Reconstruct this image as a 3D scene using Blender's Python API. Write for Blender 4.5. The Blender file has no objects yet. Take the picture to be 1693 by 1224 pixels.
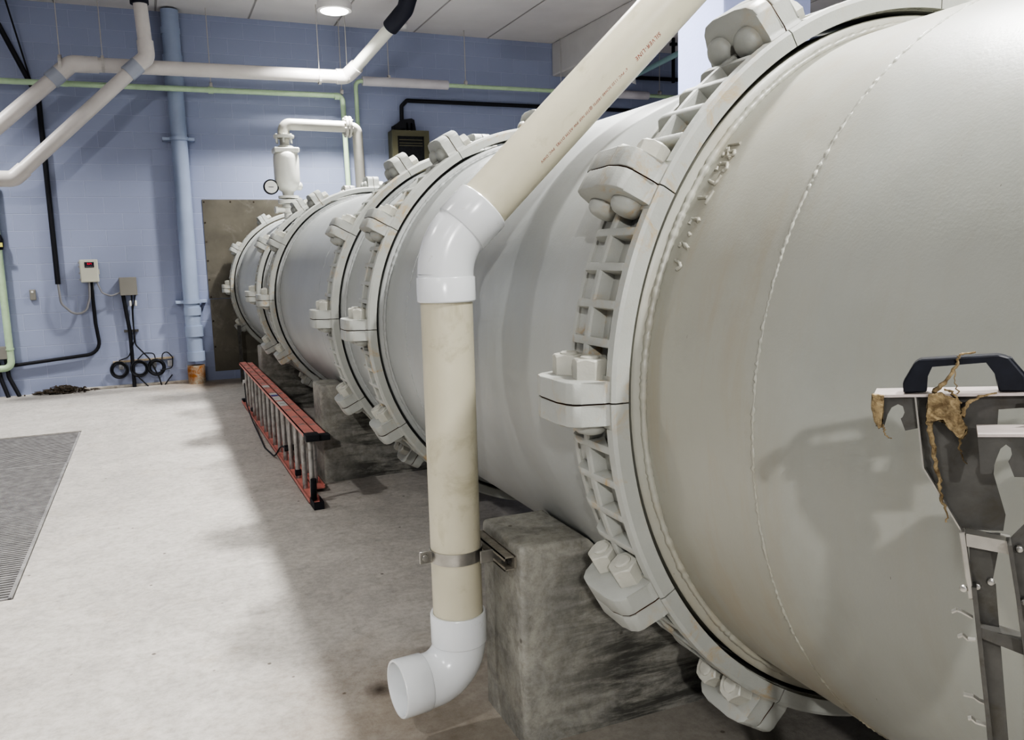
import bpy, bmesh, math, random
from math import pi, sin, cos, radians as rad
from mathutils import Vector, Matrix
random.seed(7)
EXPO = -.50
COL = bpy.context.scene.collection
D = 11.85           # back wall
PX, PZ = 1.933, 1.234   # axis of the big pipe (runs along Y)
PR = 0.9
ZC = 4.73           # ceiling

# ---------------------------------------------------------------- materials
def nodes(name):
    m = bpy.data.materials.new(name); m.use_nodes = True
    nt = m.node_tree; b = nt.nodes['Principled BSDF']
    return m, nt, b

def N(nt, t, **kw):
    n = nt.nodes.new(t)
    for k, v in kw.items():
        if k in n.inputs: n.inputs[k].default_value = v
        else: setattr(n, k, v)
    return n

def noise(nt, vec, scale, detail=4, rough=.55, dist=0.0):
    n = N(nt, 'ShaderNodeTexNoise'); n.inputs['Scale'].default_value = scale
    n.inputs['Detail'].default_value = detail; n.inputs['Roughness'].default_value = rough
    n.inputs['Distortion'].default_value = dist
    nt.links.new(vec, n.inputs['Vector']); return n.outputs['Fac']

def ramp(nt, fac, a, b, ca=(0, 0, 0, 1), cb=(1, 1, 1, 1)):
    r = N(nt, 'ShaderNodeValToRGB'); r.color_ramp.elements[0].position = a; r.color_ramp.elements[1].position = b
    r.color_ramp.elements[0].color = ca; r.color_ramp.elements[1].color = cb
    nt.links.new(fac, r.inputs['Fac']); return r.outputs['Color']

def mix(nt, fac, a, b, mode='MIX'):
    m = N(nt, 'ShaderNodeMix', data_type='RGBA', blend_type=mode)
    for inp, v in ((m.inputs[0], fac), (m.inputs[6], a), (m.inputs[7], b)):
        if isinstance(v, bpy.types.NodeSocket): nt.links.new(v, inp)
        else: inp.default_value = v if not isinstance(v, tuple) else (*v[:3], 1)
    return m.outputs[2]

def math_(nt, op, a, b=None, clamp=False):
    m = N(nt, 'ShaderNodeMath', operation=op); m.use_clamp = clamp
    for i, v in enumerate((a, b)):
        if v is None: continue
        if isinstance(v, bpy.types.NodeSocket): nt.links.new(v, m.inputs[i])
        else: m.inputs[i].default_value = v
    return m.outputs[0]

def coords(nt, kind='Object'):
    return N(nt, 'ShaderNodeTexCoord').outputs[kind]

def worldpos(nt):
    return N(nt, 'ShaderNodeNewGeometry').outputs['Position']

def bump(nt, b, h, strength=.3, dist=.01, prev=None):
    n = N(nt, 'ShaderNodeBump'); n.inputs['Strength'].default_value = strength; n.inputs['Distance'].default_value = dist
    nt.links.new(h, n.inputs['Height'])
    if prev is not None: nt.links.new(prev, n.inputs['Normal'])
    nt.links.new(n.outputs[0], b.inputs['Normal']); return n.outputs[0]

def mat(name, col, rough=.5, metal=0.0, var=0.0, vscale=6, bmp=0.0, bscale=60, bdist=.004, stain=None, stain_amt=(.55, .75), stain_scale=3, spec=.5, coat=0):
    m, nt, b = nodes(name)
    b.inputs['Roughness'].default_value = rough; b.inputs['Metallic'].default_value = metal
    b.inputs['Specular IOR Level'].default_value = spec; b.inputs['Coat Weight'].default_value = coat
    c = (*col, 1)
    v = worldpos(nt)
    out = None
    if var:
        f = noise(nt, v, vscale, 5)
        out = mix(nt, ramp(nt, f, .3, .7), tuple(x * (1 - var) for x in col), tuple(min(1, x * (1 + var)) for x in col))
    if stain:
        f = ramp(nt, noise(nt, v, stain_scale, 6, .65, .6), *stain_amt)
        out = mix(nt, f, out if out is not None else col, stain)
    if out is not None: nt.links.new(out, b.inputs['Base Color'])
    else: b.inputs['Base Color'].default_value = c
    if bmp: bump(nt, b, noise(nt, v, bscale, 3), bmp, bdist)
    return m

def emit(name, col, s):
    m, nt, b = nodes(name)
    b.inputs['Emission Color'].default_value = (*col, 1); b.inputs['Emission Strength'].default_value = s
    b.inputs['Base Color'].default_value = (*col, 1)
    return m

# painted steel of the pipe: grey-green paint, faint mottling, brownish soiling, orange peel
def pipe_mat(name, col, soil=.5, specks=True):
    m, nt, b = nodes(name); v = worldpos(nt)
    sep = N(nt, 'ShaderNodeSeparateXYZ'); nt.links.new(v, sep.inputs[0])
    base = mix(nt, ramp(nt, noise(nt, v, 2.2, 5), .35, .68), tuple(x * .93 for x in col), tuple(min(1, x * 1.05) for x in col))
    # soiling streaks running down
    mp = N(nt, 'ShaderNodeMapping'); mp.inputs['Scale'].default_value = (3, 7, 1.1); nt.links.new(v, mp.inputs[0])
    s = ramp(nt, noise(nt, mp.outputs[0], 2.0, 6, .7, .3), .48, .72)
    near = N(nt, 'ShaderNodeMapRange'); near.inputs['From Min'].default_value = 1.12; near.inputs['From Max'].default_value = 1.3
    near.inputs['To Min'].default_value = 0; near.inputs['To Max'].default_value = 1
    nt.links.new(sep.outputs['Y'], near.inputs['Value'])
    far = N(nt, 'ShaderNodeMapRange'); far.inputs['From Min'].default_value = 1.85; far.inputs['From Max'].default_value = 1.6
    nt.links.new(sep.outputs['Y'], far.inputs['Value'])
    zone = math_(nt, 'MULTIPLY', near.outputs[0], far.outputs[0])
    zone = math_(nt, 'ADD', math_(nt, 'MULTIPLY', zone, .55), .22)
    f = math_(nt, 'MULTIPLY', s, math_(nt, 'MULTIPLY', zone, soil), True)
    c = mix(nt, f, base, (.36, .29, .19))
    zn = math_(nt, 'MULTIPLY', near.outputs[0], far.outputs[0])
    c = mix(nt, math_(nt, 'MULTIPLY', zn, .42 * soil), c, (.40, .35, .25))
    # brown tide in the lower weld zone
    low = N(nt, 'ShaderNodeMapRange'); low.inputs['From Min'].default_value = 1.0; low.inputs['From Max'].default_value = .55
    nt.links.new(sep.outputs['Z'], low.inputs['Value'])
    n2 = N(nt, 'ShaderNodeMapRange'); n2.inputs['From Min'].default_value = 1.16; n2.inputs['From Max'].default_value = 1.24
    nt.links.new(sep.outputs['Y'], n2.inputs['Value'])
    lz = math_(nt, 'MULTIPLY', math_(nt, 'MULTIPLY', low.outputs[0], n2.outputs[0]), math_(nt, 'MULTIPLY', far.outputs[0], ramp(nt, noise(nt, v, 6, 5, .7), .35, .75)))
    c = mix(nt, math_(nt, 'MULTIPLY', lz, .6 * soil, True), c, (.42, .31, .14))
    if specks:
        vo = N(nt, 'ShaderNodeTexVoronoi'); vo.inputs['Scale'].default_value = 9; nt.links.new(mp.outputs[0], vo.inputs['Vector'])
        sp = ramp(nt, vo.outputs['Distance'], .035, .05, (1, 1, 1, 1), (0, 0, 0, 1))
        gate = ramp(nt, noise(nt, v, 5, 2), .56, .6)
        c = mix(nt, math_(nt, 'MULTIPLY', math_(nt, 'MULTIPLY', sp, gate), .8), c, (.08, .06, .04))
    nt.links.new(c, b.inputs['Base Color'])
    b.inputs['Roughness'].default_value = .38
    p = bump(nt, b, noise(nt, v, 170, 2), .12, .002)
    bump(nt, b, noise(nt, v, 9, 3), .10, .01, p)
    return m

PAINT = (.40, .41, .37)
M = {}
M['pipe'] = pipe_mat('pipe_paint', PAINT)
M['pipe_far'] = pipe_mat('pipe_paint_far', (.40, .415, .405), .35, False)
def clamp_mat():
    m, nt, b = nodes('coupling_paint'); v = worldpos(nt)
    col = (.41, .42, .39)
    base = mix(nt, ramp(nt, noise(nt, v, 5, 5), .3, .7), tuple(x * .92 for x in col), tuple(x * 1.06 for x in col))
    f = ramp(nt, noise(nt, v, 14, 7, .72, .8), .52, .72)
    f2 = ramp(nt, noise(nt, v, 2.3, 3), .47, .58)
    c = mix(nt, math_(nt, 'MULTIPLY', math_(nt, 'MULTIPLY', f, f2), .9), base, (.44, .29, .11))
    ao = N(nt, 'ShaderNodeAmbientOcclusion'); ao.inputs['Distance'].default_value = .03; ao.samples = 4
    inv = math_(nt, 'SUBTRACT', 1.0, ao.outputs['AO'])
    c = mix(nt, math_(nt, 'MULTIPLY', inv, .35, True), c, (.20, .18, .14))  # occlusion shade in recesses, mixed into the paint colour
    nt.links.new(c, b.inputs['Base Color']); b.inputs['Roughness'].default_value = .45
    p = bump(nt, b, noise(nt, v, 190, 2), .2, .002)
    bump(nt, b, noise(nt, v, 38, 4), .22, .004, p)
    return m
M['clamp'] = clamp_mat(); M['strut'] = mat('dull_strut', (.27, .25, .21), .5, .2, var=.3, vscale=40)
M['rust'] = mat('rust_seam', (.10, .045, .02), .9, var=.4, vscale=60)
M['nut'] = mat('nut_paint', (.49, .485, .43), .45, var=.08, vscale=20, bmp=.2, bscale=120, stain=(.36, .24, .10), stain_amt=(.62, .8), stain_scale=25)
M['pvc'] = mat('pvc_beige', (.60, .565, .44), .38, var=.05, vscale=5, bmp=.06, bscale=40, stain=(.34, .31, .19), stain_amt=(.57, .85), stain_scale=6)
M['pvc_white'] = mat('pvc_white', (.74, .76, .77), .22, var=.02, vscale=8, stain=(.48, .45, .38), stain_amt=(.66, .85), stain_scale=22)
M['pvc_far'] = mat('pvc_far', (.66, .63, .60), .4, var=.04)
M['print_red'] = mat('print_red', (.26, .05, .04), .7, var=.35, vscale=90)
M['steel'] = mat('stainless', (.46, .45, .42), .32, .85, var=.12, vscale=25, bmp=.05, bscale=200)
M['steel_dirty'] = mat('stainless_dirty', (.12, .118, .11), .36, .5, var=.2, vscale=30, stain=(.08, .072, .055), stain_amt=(.5, .8), stain_scale=28)
M['steel_plate_top'] = mat('plate_top', (.62, .56, .53), .35, .5, var=.1, vscale=40)
M['black_plastic'] = mat('black_plastic', (.012, .014, .022), .38, var=.3, vscale=60)
M['black'] = mat('black_rubber', (.012, .013, .018), .55)
M['insul'] = mat('black_insulation', (.018, .02, .035), .7, bmp=.3, bscale=40)
M['blue_pipe'] = mat('blue_painted_pipe', (.34, .40, .53), .42, var=.06, vscale=3)
M['shade_grey'] = mat('shade_grey', (.40, .43, .50), .45)  # blue-tinted shade on the hanging pipes, put into a colour
M['green'] = mat('green_painted_pipe', (.50, .66, .44), .45, var=.08, vscale=9)
M['green_blue'] = mat('bluegreen_pipe', (.28, .42, .42), .45)
M['grey_pipe'] = mat('grey_painted_pipe', (.46, .45, .40), .42, var=.06)
M['valve'] = mat('cream_painted_valve', (.66, .66, .60), .38, var=.05)
M['insul_grey'] = mat('pale_insulation', (.60, .58, .60), .7, var=.05)
M['wire'] = mat('pale_rod', (.55, .53, .50), .5, .2)
M['box_cream'] = mat('cream_enclosure', (.66, .66, .56), .45)
M['box_grey'] = mat('grey_enclosure', (.27, .26, .23), .5, .1)
M['screen'] = mat('dark_display', (.012, .008, .02), .2)
M['led'] = emit('red_led', (.8, .02, .05), 1.5)
M['cable_grey'] = mat('grey_cable', (.30, .30, .31), .5)
M['white_plastic'] = mat('white_plastic', (.74, .74, .70), .4)
M['wood'] = mat('wood_board', (.40, .33, .24), .7, var=.2, vscale=20)
M['olive'] = mat('olive_metal', (.155, .15, .095), .45, .2, var=.1)
M['glassdark'] = mat('dark_glass', (.015, .016, .018), .35, var=.5, vscale=30)
M['ladder'] = mat('red_fibreglass', (.64, .26, .22), .5, var=.14, vscale=10, stain=(.42, .26, .22), stain_amt=(.6, .8), stain_scale=9)
M['alu'] = mat('aluminium', (.42, .41, .39), .42, .55, var=.2, vscale=20, stain=(.2, .18, .15), stain_amt=(.5, .8), stain_scale=14)
M['label_silver'] = mat('label_silver', (.62, .62, .60), .4)
M['label_blue'] = mat('label_blue', (.05, .07, .30), .4)
M['algae'] = mat('dried_weed', (.27, .21, .12), .85, var=.45, vscale=90, bmp=.9, bscale=220, bdist=.004, stain=(.13, .09, .045), stain_amt=(.45, .65), stain_scale=60)
M['debris'] = mat('debris', (.075, .06, .045), .95, var=.6, vscale=40, bmp=1, bscale=60)
M['lamp_body'] = mat('lamp_white', (.75, .74, .72), .4)
M['lamp_lens'] = emit('lamp_lens', (1, .97, .92), 14)
M['lamp_ring'] = mat('lamp_lens_ring', (.7, .7, .68), .25)
M['rusty'] = mat('rusty_sleeve', (.40, .36, .28), .7, var=.1, stain=(.34, .13, .03), stain_amt=(.42, .6), stain_scale=9)
M['yellow'] = mat('yellow_tag', (.75, .70, .18), .5)

def concrete(name, col, dark, amt=(.45, .62), fine=.5, stainc=(.30, .22, .12)):
    m, nt, b = nodes(name); v = worldpos(nt)
    base = mix(nt, ramp(nt, noise(nt, v, 1.3, 8, .62, .4), .3, .72), tuple(x * .84 for x in col), tuple(min(1, x * 1.10) for x in col))
    base = mix(nt, ramp(nt, noise(nt, v, 7, 8, .7, .5), *amt), base, mix(nt, .42, base, dark))
    base = mix(nt, math_(nt, 'MULTIPLY', ramp(nt, noise(nt, v, 2.3, 6, .7), .58, .78), .35), base, stainc)
    vo = N(nt, 'ShaderNodeTexVoronoi'); vo.inputs['Scale'].default_value = 8; nt.links.new(v, vo.inputs['Vector'])
    sp = ramp(nt, vo.outputs['Distance'], .05, .08, (1, 1, 1, 1), (0, 0, 0, 1))
    gate = ramp(nt, noise(nt, v, 6, 2), .50, .54)
    base = mix(nt, ramp(nt, noise(nt, v, 28, 6, .75), .42, .7), mix(nt, .10, base, (1, 1, 1)), mix(nt, .22, base, (.12, .11, .10)))
    base = mix(nt, math_(nt, 'MULTIPLY', math_(nt, 'MULTIPLY', sp, gate), .75), base, (.07, .055, .04))
    nt.links.new(base, b.inputs['Base Color']); b.inputs['Roughness'].default_value = .72
    p = bump(nt, b, noise(nt, v, 60, 6, .7), .25 * fine, .006)
    bump(nt, b, noise(nt, v, 5, 5), .25 * fine, .02, p)
    return m, nt, b, base, v

def floor_mat():
    m, nt, b, base, v = concrete('concrete_floor', (.47, .44, .395), (.20, .185, .165), (.42, .70), 1.3)
    # rust-brown wet patches by the near elbow and at the sleeve
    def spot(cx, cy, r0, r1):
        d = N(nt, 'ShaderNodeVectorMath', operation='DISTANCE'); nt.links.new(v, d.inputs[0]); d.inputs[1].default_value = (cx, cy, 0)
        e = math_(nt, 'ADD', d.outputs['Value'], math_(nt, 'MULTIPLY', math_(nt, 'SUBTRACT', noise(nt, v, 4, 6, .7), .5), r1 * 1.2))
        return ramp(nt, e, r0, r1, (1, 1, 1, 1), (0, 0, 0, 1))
    c = mix(nt, math_(nt, 'MULTIPLY', spot(.75, 2.65, .12, .70), .42), base, (.23, .16, .085))
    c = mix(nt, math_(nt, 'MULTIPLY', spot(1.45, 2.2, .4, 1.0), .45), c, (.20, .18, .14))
    c = mix(nt, math_(nt, 'MULTIPLY', spot(.5, 11.5, .1, .75), .5), c, (.27, .18, .10))
    c = mix(nt, math_(nt, 'MULTIPLY', spot(.655, 2.86, .0, .07), .9), c, (.04, .025, .015))
    nt.links.new(c, b.inputs['Base Color'])
    return m
M['floor'] = floor_mat()
M['block'] = None
def block_mat():
    m, nt, b, base, v = concrete('concrete_block_wet', (.29, .28, .235), (.085, .085, .075), (.44, .58), 1.5, (.19, .17, .12))
    sep = N(nt, 'ShaderNodeSeparateXYZ'); nt.links.new(v, sep.inputs[0])
    mp = N(nt, 'ShaderNodeMapping'); mp.inputs['Scale'].default_value = (1.2, 1, 7); nt.links.new(v, mp.inputs[0])
    boards = ramp(nt, noise(nt, mp.outputs[0], 2.2, 8, .72, .4), .43, .58)
    xg = N(nt, 'ShaderNodeMapRange'); xg.inputs['From Min'].default_value = 1.02; xg.inputs['From Max'].default_value = 1.35
    nt.links.new(sep.outputs['X'], xg.inputs['Value'])
    zg = N(nt, 'ShaderNodeMapRange'); zg.inputs['From Min'].default_value = .67; zg.inputs['From Max'].default_value = .60
    nt.links.new(sep.outputs['Z'], zg.inputs['Value'])
    wet = math_(nt, 'MULTIPLY', math_(nt, 'MULTIPLY', xg.outputs[0], zg.outputs[0]), math_(nt, 'ADD', math_(nt, 'MULTIPLY', boards, .8), .15), True)
    c = mix(nt, math_(nt, 'MULTIPLY', wet, .95), base, (.055, .054, .046))
    nt.links.new(c, b.inputs['Base Color'])
    return m
M['block'] = block_mat()

def wall_mat(name, paint, mortar_highlight):
    m, nt, b = nodes(name); v = worldpos(nt)
    sep = N(nt, 'ShaderNodeSeparateXYZ'); nt.links.new(v, sep.inputs[0])
    cmb = N(nt, 'ShaderNodeCombineXYZ')
    nt.links.new(math_(nt, 'ADD', sep.outputs['X'], sep.outputs['Y']), cmb.inputs[0]); nt.links.new(math_(nt, 'ADD', sep.outputs['Z'], .01), cmb.inputs[1])
    br = N(nt, 'ShaderNodeTexBrick'); nt.links.new(cmb.outputs[0], br.inputs['Vector'])
    br.inputs['Scale'].default_value = 1; br.inputs['Brick Width'].default_value = .4064; br.inputs['Row Height'].default_value = .2032
    br.inputs['Mortar Size'].default_value = .0045; br.inputs['Mortar Smooth'].default_value = .5; br.offset = .5
    br.inputs['Color1'].default_value = (*paint, 1); br.inputs['Color2'].default_value = (*[x * .955 for x in paint], 1)
    br.inputs['Mortar'].default_value = (*mortar_highlight, 1)  # bright highlights along the courses, put into the mortar colour
    c = mix(nt, ramp(nt, noise(nt, v, 1.1, 4), .3, .7), br.outputs['Color'], (1, 1, 1), 'MULTIPLY')
    nt.links.new(br.outputs['Color'], b.inputs['Base Color'])
    b.inputs['Roughness'].default_value = .5
    h = math_(nt, 'SUBTRACT', 1.0, br.outputs['Fac'])
    p = bump(nt, b, h, .5, .006)
    bump(nt, b, noise(nt, v, 120, 3), .12, .002, p)
    return m
M['wall'] = wall_mat('blue_block_wall', (.335, .375, .515), (.40, .44, .57))
M['wall_col'] = mat('pale_blue_column', (.50, .56, .86), .5, var=.03, bmp=.35, bscale=45)

def ceil_mat():
    m, nt, b = nodes('ceiling_panels'); v = worldpos(nt)
    sep = N(nt, 'ShaderNodeSeparateXYZ'); nt.links.new(v, sep.inputs[0])
    # joints along Y every 1.125 m
    f = math_(nt, 'FRACT', math_(nt, 'DIVIDE', math_(nt, 'ADD', sep.outputs['X'], 9 * 1.125 - 1.44 + 1.125 / 2), 1.125))
    d = math_(nt, 'ABSOLUTE', math_(nt, 'SUBTRACT', f, .5))
    line = ramp(nt, d, .006, .014, (1, 1, 1, 1), (0, 0, 0, 1))
    base = mix(nt, ramp(nt, noise(nt, v, 1.5, 4), .3, .7), (.60, .58, .57), (.66, .64, .63))
    nt.links.new(mix(nt, math_(nt, 'MULTIPLY', line, .72), base, (.22, .20, .19)), b.inputs['Base Color'])
    b.inputs['Roughness'].default_value = .8
    bump(nt, b, math_(nt, 'SUBTRACT', 1.0, line), .6, .02)
    return m
M['ceiling'] = ceil_mat()
M['beam'] = mat('beam_paint', (.60, .58, .56), .7, var=.05, vscale=2, bmp=.1)
M['steel_sheet'] = mat('weathered_steel_sheet', (.16, .148, .118), .45, .35, var=.22, vscale=2.5, stain=(.33, .31, .27), stain_amt=(.55, .85), stain_scale=3)
M['grate'] = mat('grating_steel', (.30, .29, .28), .5, .2, var=.25, vscale=14)
M['pit'] = mat('pit_dark', (.012, .012, .012), .9)

# ---------------------------------------------------------------- mesh helpers
def obj(name, bm, material, parent=None, smooth=False, label=None, keep=False, auto=None):
    """link a bmesh (world coordinates) as ONE mesh object, origin at its base centre"""
    bmesh.ops.recalc_face_normals(bm, faces=bm.faces[:])
    me = bpy.data.meshes.new(name)
    if not keep:
        xs = [v.co for v in bm.verts]
        c = Vector(((min(p.x for p in xs) + max(p.x for p in xs)) / 2, (min(p.y for p in xs) + max(p.y for p in xs)) / 2, min(p.z for p in xs)))
        bmesh.ops.translate(bm, verts=bm.verts[:], vec=-c)
    else: c = Vector((0, 0, 0))
    bm.to_mesh(me); bm.free()
    mats = material if isinstance(material, (list, tuple)) else [material]
    for mm in mats: me.materials.append(M[mm])
    if smooth:
        for p in me.polygons: p.use_smooth = True
        try: me.set_sharp_from_angle(angle=rad(auto or 35))
        except Exception: pass
    o = bpy.data.objects.new(name, me); COL.objects.link(o)
    o.location = c
    if parent is not None:
        o.parent = parent
        if not keep:
            p = parent; off = Vector((0, 0, 0))
            while p is not None: off += p.location; p = p.parent
            o.location = c - off
    if label: o['label'] = label
    return o

def tag(o, label, cat, group=None, kind=None):
    o['label'] = label; o['category'] = cat
    if group: o['group'] = group
    if kind: o['kind'] = kind
    return o

def thing(name, label, cat, loc, group=None):
    o = bpy.data.objects.new(name, None); COL.objects.link(o); o.location = loc
    o.empty_display_size = .1
    return tag(o, label, cat, group)

def struct(name, bm, m, **kw):
    o = obj(name, bm, m, **kw); o['kind'] = 'structure'; return o

def box(bm, x0, x1, y0, y1, z0, z1, bev=0, seg=2, mi=0):
    vs = [bm.verts.new(p) for p in ((x0, y0, z0), (x1, y0, z0), (x1, y1, z0), (x0, y1, z0), (x0, y0, z1), (x1, y0, z1), (x1, y1, z1), (x0, y1, z1))]
    fs = [bm.faces.new([vs[i] for i in f]) for f in ((0, 3, 2, 1), (4, 5, 6, 7), (0, 1, 5, 4), (1, 2, 6, 5), (2, 3, 7, 6), (3, 0, 4, 7))]
    for f in fs: f.material_index = mi
    if bev:
        es = list({e for f in fs for e in f.edges})
        bmesh.ops.bevel(bm, geom=es, offset=bev, segments=seg, affect='EDGES', profile=.5)
    return bm

def prism(bm, pts, fn, a, b, bev=0, seg=2, mi=0, end_mi=None):
    """extrude polygon pts from a to b; fn(p, t) -> 3D point"""
    v0 = [bm.verts.new(fn(p, a)) for p in pts]; v1 = [bm.verts.new(fn(p, b)) for p in pts]
    n = len(pts); fs = [bm.faces.new(v0[::-1]), bm.faces.new(v1)]
    if end_mi is not None:
        fs[0].material_index = end_mi[0]; fs[1].material_index = end_mi[1]
    sides = [bm.faces.new((v0[i], v0[(i + 1) % n], v1[(i + 1) % n], v1[i])) for i in range(n)]
    for f in sides: f.material_index = mi
    if bev:
        es = list({e for f in fs + sides for e in f.edges})
        bmesh.ops.bevel(bm, geom=es, offset=bev, segments=seg, affect='EDGES', profile=.5)

def fillet(pts, r, n=6):
    pts = [Vector(p) for p in pts]; out = [pts[0]]
    rs = r if isinstance(r, (list, tuple)) else [r] * len(pts)
    for i in range(1, len(pts) - 1):
        a, b, c = pts[i - 1], pts[i], pts[i + 1]
        u = (a - b).normalized(); w = (c - b).normalized()
        ang = u.angle(w)
        if ang > pi - .02: out.append(b); continue
        t = min(rs[i] / math.tan(ang / 2), (a - b).length * .48, (c - b).length * .48)
        p0 = b + u * t; p1 = b + w * t
        rr = t * math.tan(ang / 2)
        cen = b + (u + w).normalized() * (rr / sin(ang / 2))
        v0 = p0 - cen; v1 = p1 - cen; tot = v0.angle(v1); ax = v0.cross(v1).normalized()
        for k in range(n + 1): out.append(cen + Matrix.Rotation(tot * k / n, 3, ax) @ v0)
    out.append(pts[-1]); return out

def tube(bm, path, r, n=16, cap=True, jitter=0):
    path = [Vector(p) for p in path]
    rr = r if isinstance(r, (list, tuple)) else [r] * len(path)
    t0 = (path[1] - path[0]).normalized()
    up = Vector((0, 0, 1)) if abs(t0.z) < .9 else Vector((1, 0, 0))
    s = t0.cross(up).normalized(); rings = []
    prev = t0
    for i, p in enumerate(path):
        t = (path[min(i + 1, len(path) - 1)] - path[max(i - 1, 0)]).normalized()
        if prev.cross(t).length > 1e-6:
            s = Matrix.Rotation(prev.angle(t), 3, prev.cross(t).normalized()) @ s
        prev = t; w = t.cross(s).normalized()
        rings.append([bm.verts.new(p + (s * cos(2 * pi * k / n) + w * sin(2 * pi * k / n)) * (rr[i] + (random.uniform(-jitter, jitter) if jitter else 0))) for k in range(n)])
    for a, b in zip(rings, rings[1:]):
        for k in range(n): bm.faces.new((a[k], a[(k + 1) % n], b[(k + 1) % n], b[k]))
    if cap: bm.faces.new(rings[0][::-1]); bm.faces.new(rings[-1])
    return bm

def lathe(bm, prof, org, axis, n=32, closed=False, capped=True):
    """prof: (radius, height) list revolved about axis through org"""
    axis = Vector(axis).normalized(); org = Vector(org)
    a = axis.orthogonal().normalized(); b = axis.cross(a)
    rings = []
    for r, h in prof:
        if r < 1e-6: rings.append([bm.verts.new(org + axis * h)])
        else: rings.append([bm.verts.new(org + axis * h + (a * cos(2 * pi * k / n) + b * sin(2 * pi * k / n)) * r) for k in range(n)])
    pairs = list(zip(rings, rings[1:])) + ([(rings[-1], rings[0])] if closed else [])
    for p, q in pairs:
        for k in range(n):
            k2 = (k + 1) % n
            if len(p) == 1 and len(q) == 1: continue
            if len(p) == 1: bm.faces.new((p[0], q[k2], q[k]))
            elif len(q) == 1: bm.faces.new((p[k], p[k2], q[0]))
            else: bm.faces.new((p[k], p[k2], q[k2], q[k]))
    if capped and not closed:
        if len(rings[0]) > 1: bm.faces.new(rings[0][::-1])
        if len(rings[-1]) > 1: bm.faces.new(rings[-1])
    return bm

B = bmesh.new
def T(path, r, n=16, f=None, nf=6):
    return tube(B(), fillet(path, f, nf) if f else path, r, n)
def L(prof, org, axis=(0, 0, 1), n=32, **k): return lathe(B(), prof, org, axis, n, **k)
def X(*a, **k): return box(B(), *a, **k)

# ---------------------------------------------------------------- setting
X0, X1, Y0 = -7.5, 9.5, -7.0
gx0, gx1, gy0, gy1 = -2.9, -.73, 4.47, 8.92      # floor grating opening
bm = B()
for a in ((X0, gx0, Y0, D), (gx1, X1, Y0, D), (gx0, gx1, Y0, gy0), (gx0, gx1, gy1, D)):
    box(bm, a[0], a[1], a[2], a[3], -.3, 0)
struct('floor', bm, 'floor')
struct('floor_pit', X(gx0 - .1, gx1 + .1, gy0 - .1, gy1 + .1, -.7, -.31), 'pit')
struct('ceiling', X(X0, X1, Y0, D, ZC, ZC + .2), 'ceiling')
struct('wall_back', X(X0 - .2, X1 + .2, D, D + .25, -.3, ZC + .2), 'wall')
struct('wall_left', X(X0 - .2, X0, Y0, D, -.3, ZC + .2), 'wall')
struct('wall_right', X(X1, X1 + .2, Y0, D, -.3, ZC + .2), 'wall')
struct('wall_front', X(X0 - .2, X1 + .2, Y0 - .25, Y0, -.3, ZC + .2), 'wall')
struct('wall_column', X(3.4, 4.1, 4.456, 4.955, 0, ZC, bev=.015), 'wall_col')
struct('trim_1', X(5.86, 6.16, Y0, D, 4.25, ZC, bev=.02), 'beam')
struct('trim_2', X(-1.25, .42, D - .035, D, 0, .035, bev=.008), 'floor')

# floor grating: two panels
def grating(y0, y1, x0, x1, z, label):
    t = thing('floor_grate', label, 'grating', ((x0 + x1) / 2, (y0 + y1) / 2, 0))
    bm = B(); y = y0 + .012
    while y < y1 - .01:
        box(bm, x0 + .02, x1 - .02, y, y + .016, z - .05, z - .002); y += .036
    x = x0 + .15
    while x < x1:
        box(bm, x, x + .006, y0 + .01, y1 - .01, z - .045, z - .012); x += .12
    obj('bearing_bars', bm, 'grate', t)
    bm = B()
    for a in ((x0, x0 + .02, y0, y1), (x1 - .02, x1, y0, y1)): box(bm, a[0], a[1], a[2], a[3], z - .055, z, bev=.002, seg=1)
    for a in ((x0, x1, y0, y0 + .01), (x0, x1, y1 - .01, y1)): box(bm, a[0], a[1], a[2], a[3], z - .055, z)
    obj('frame', bm, 'grate', t)
grating(7.52, gy1 - .005, gx0 + .005, gx1 - .005, -.008, 'far panel of the ribbed steel floor grating, behind the pale seam')
grating(gy0 + .005, 7.50, gx0 + .005, gx1 - .005, .004, 'near larger panel of ribbed steel floor grating at left edge')

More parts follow.
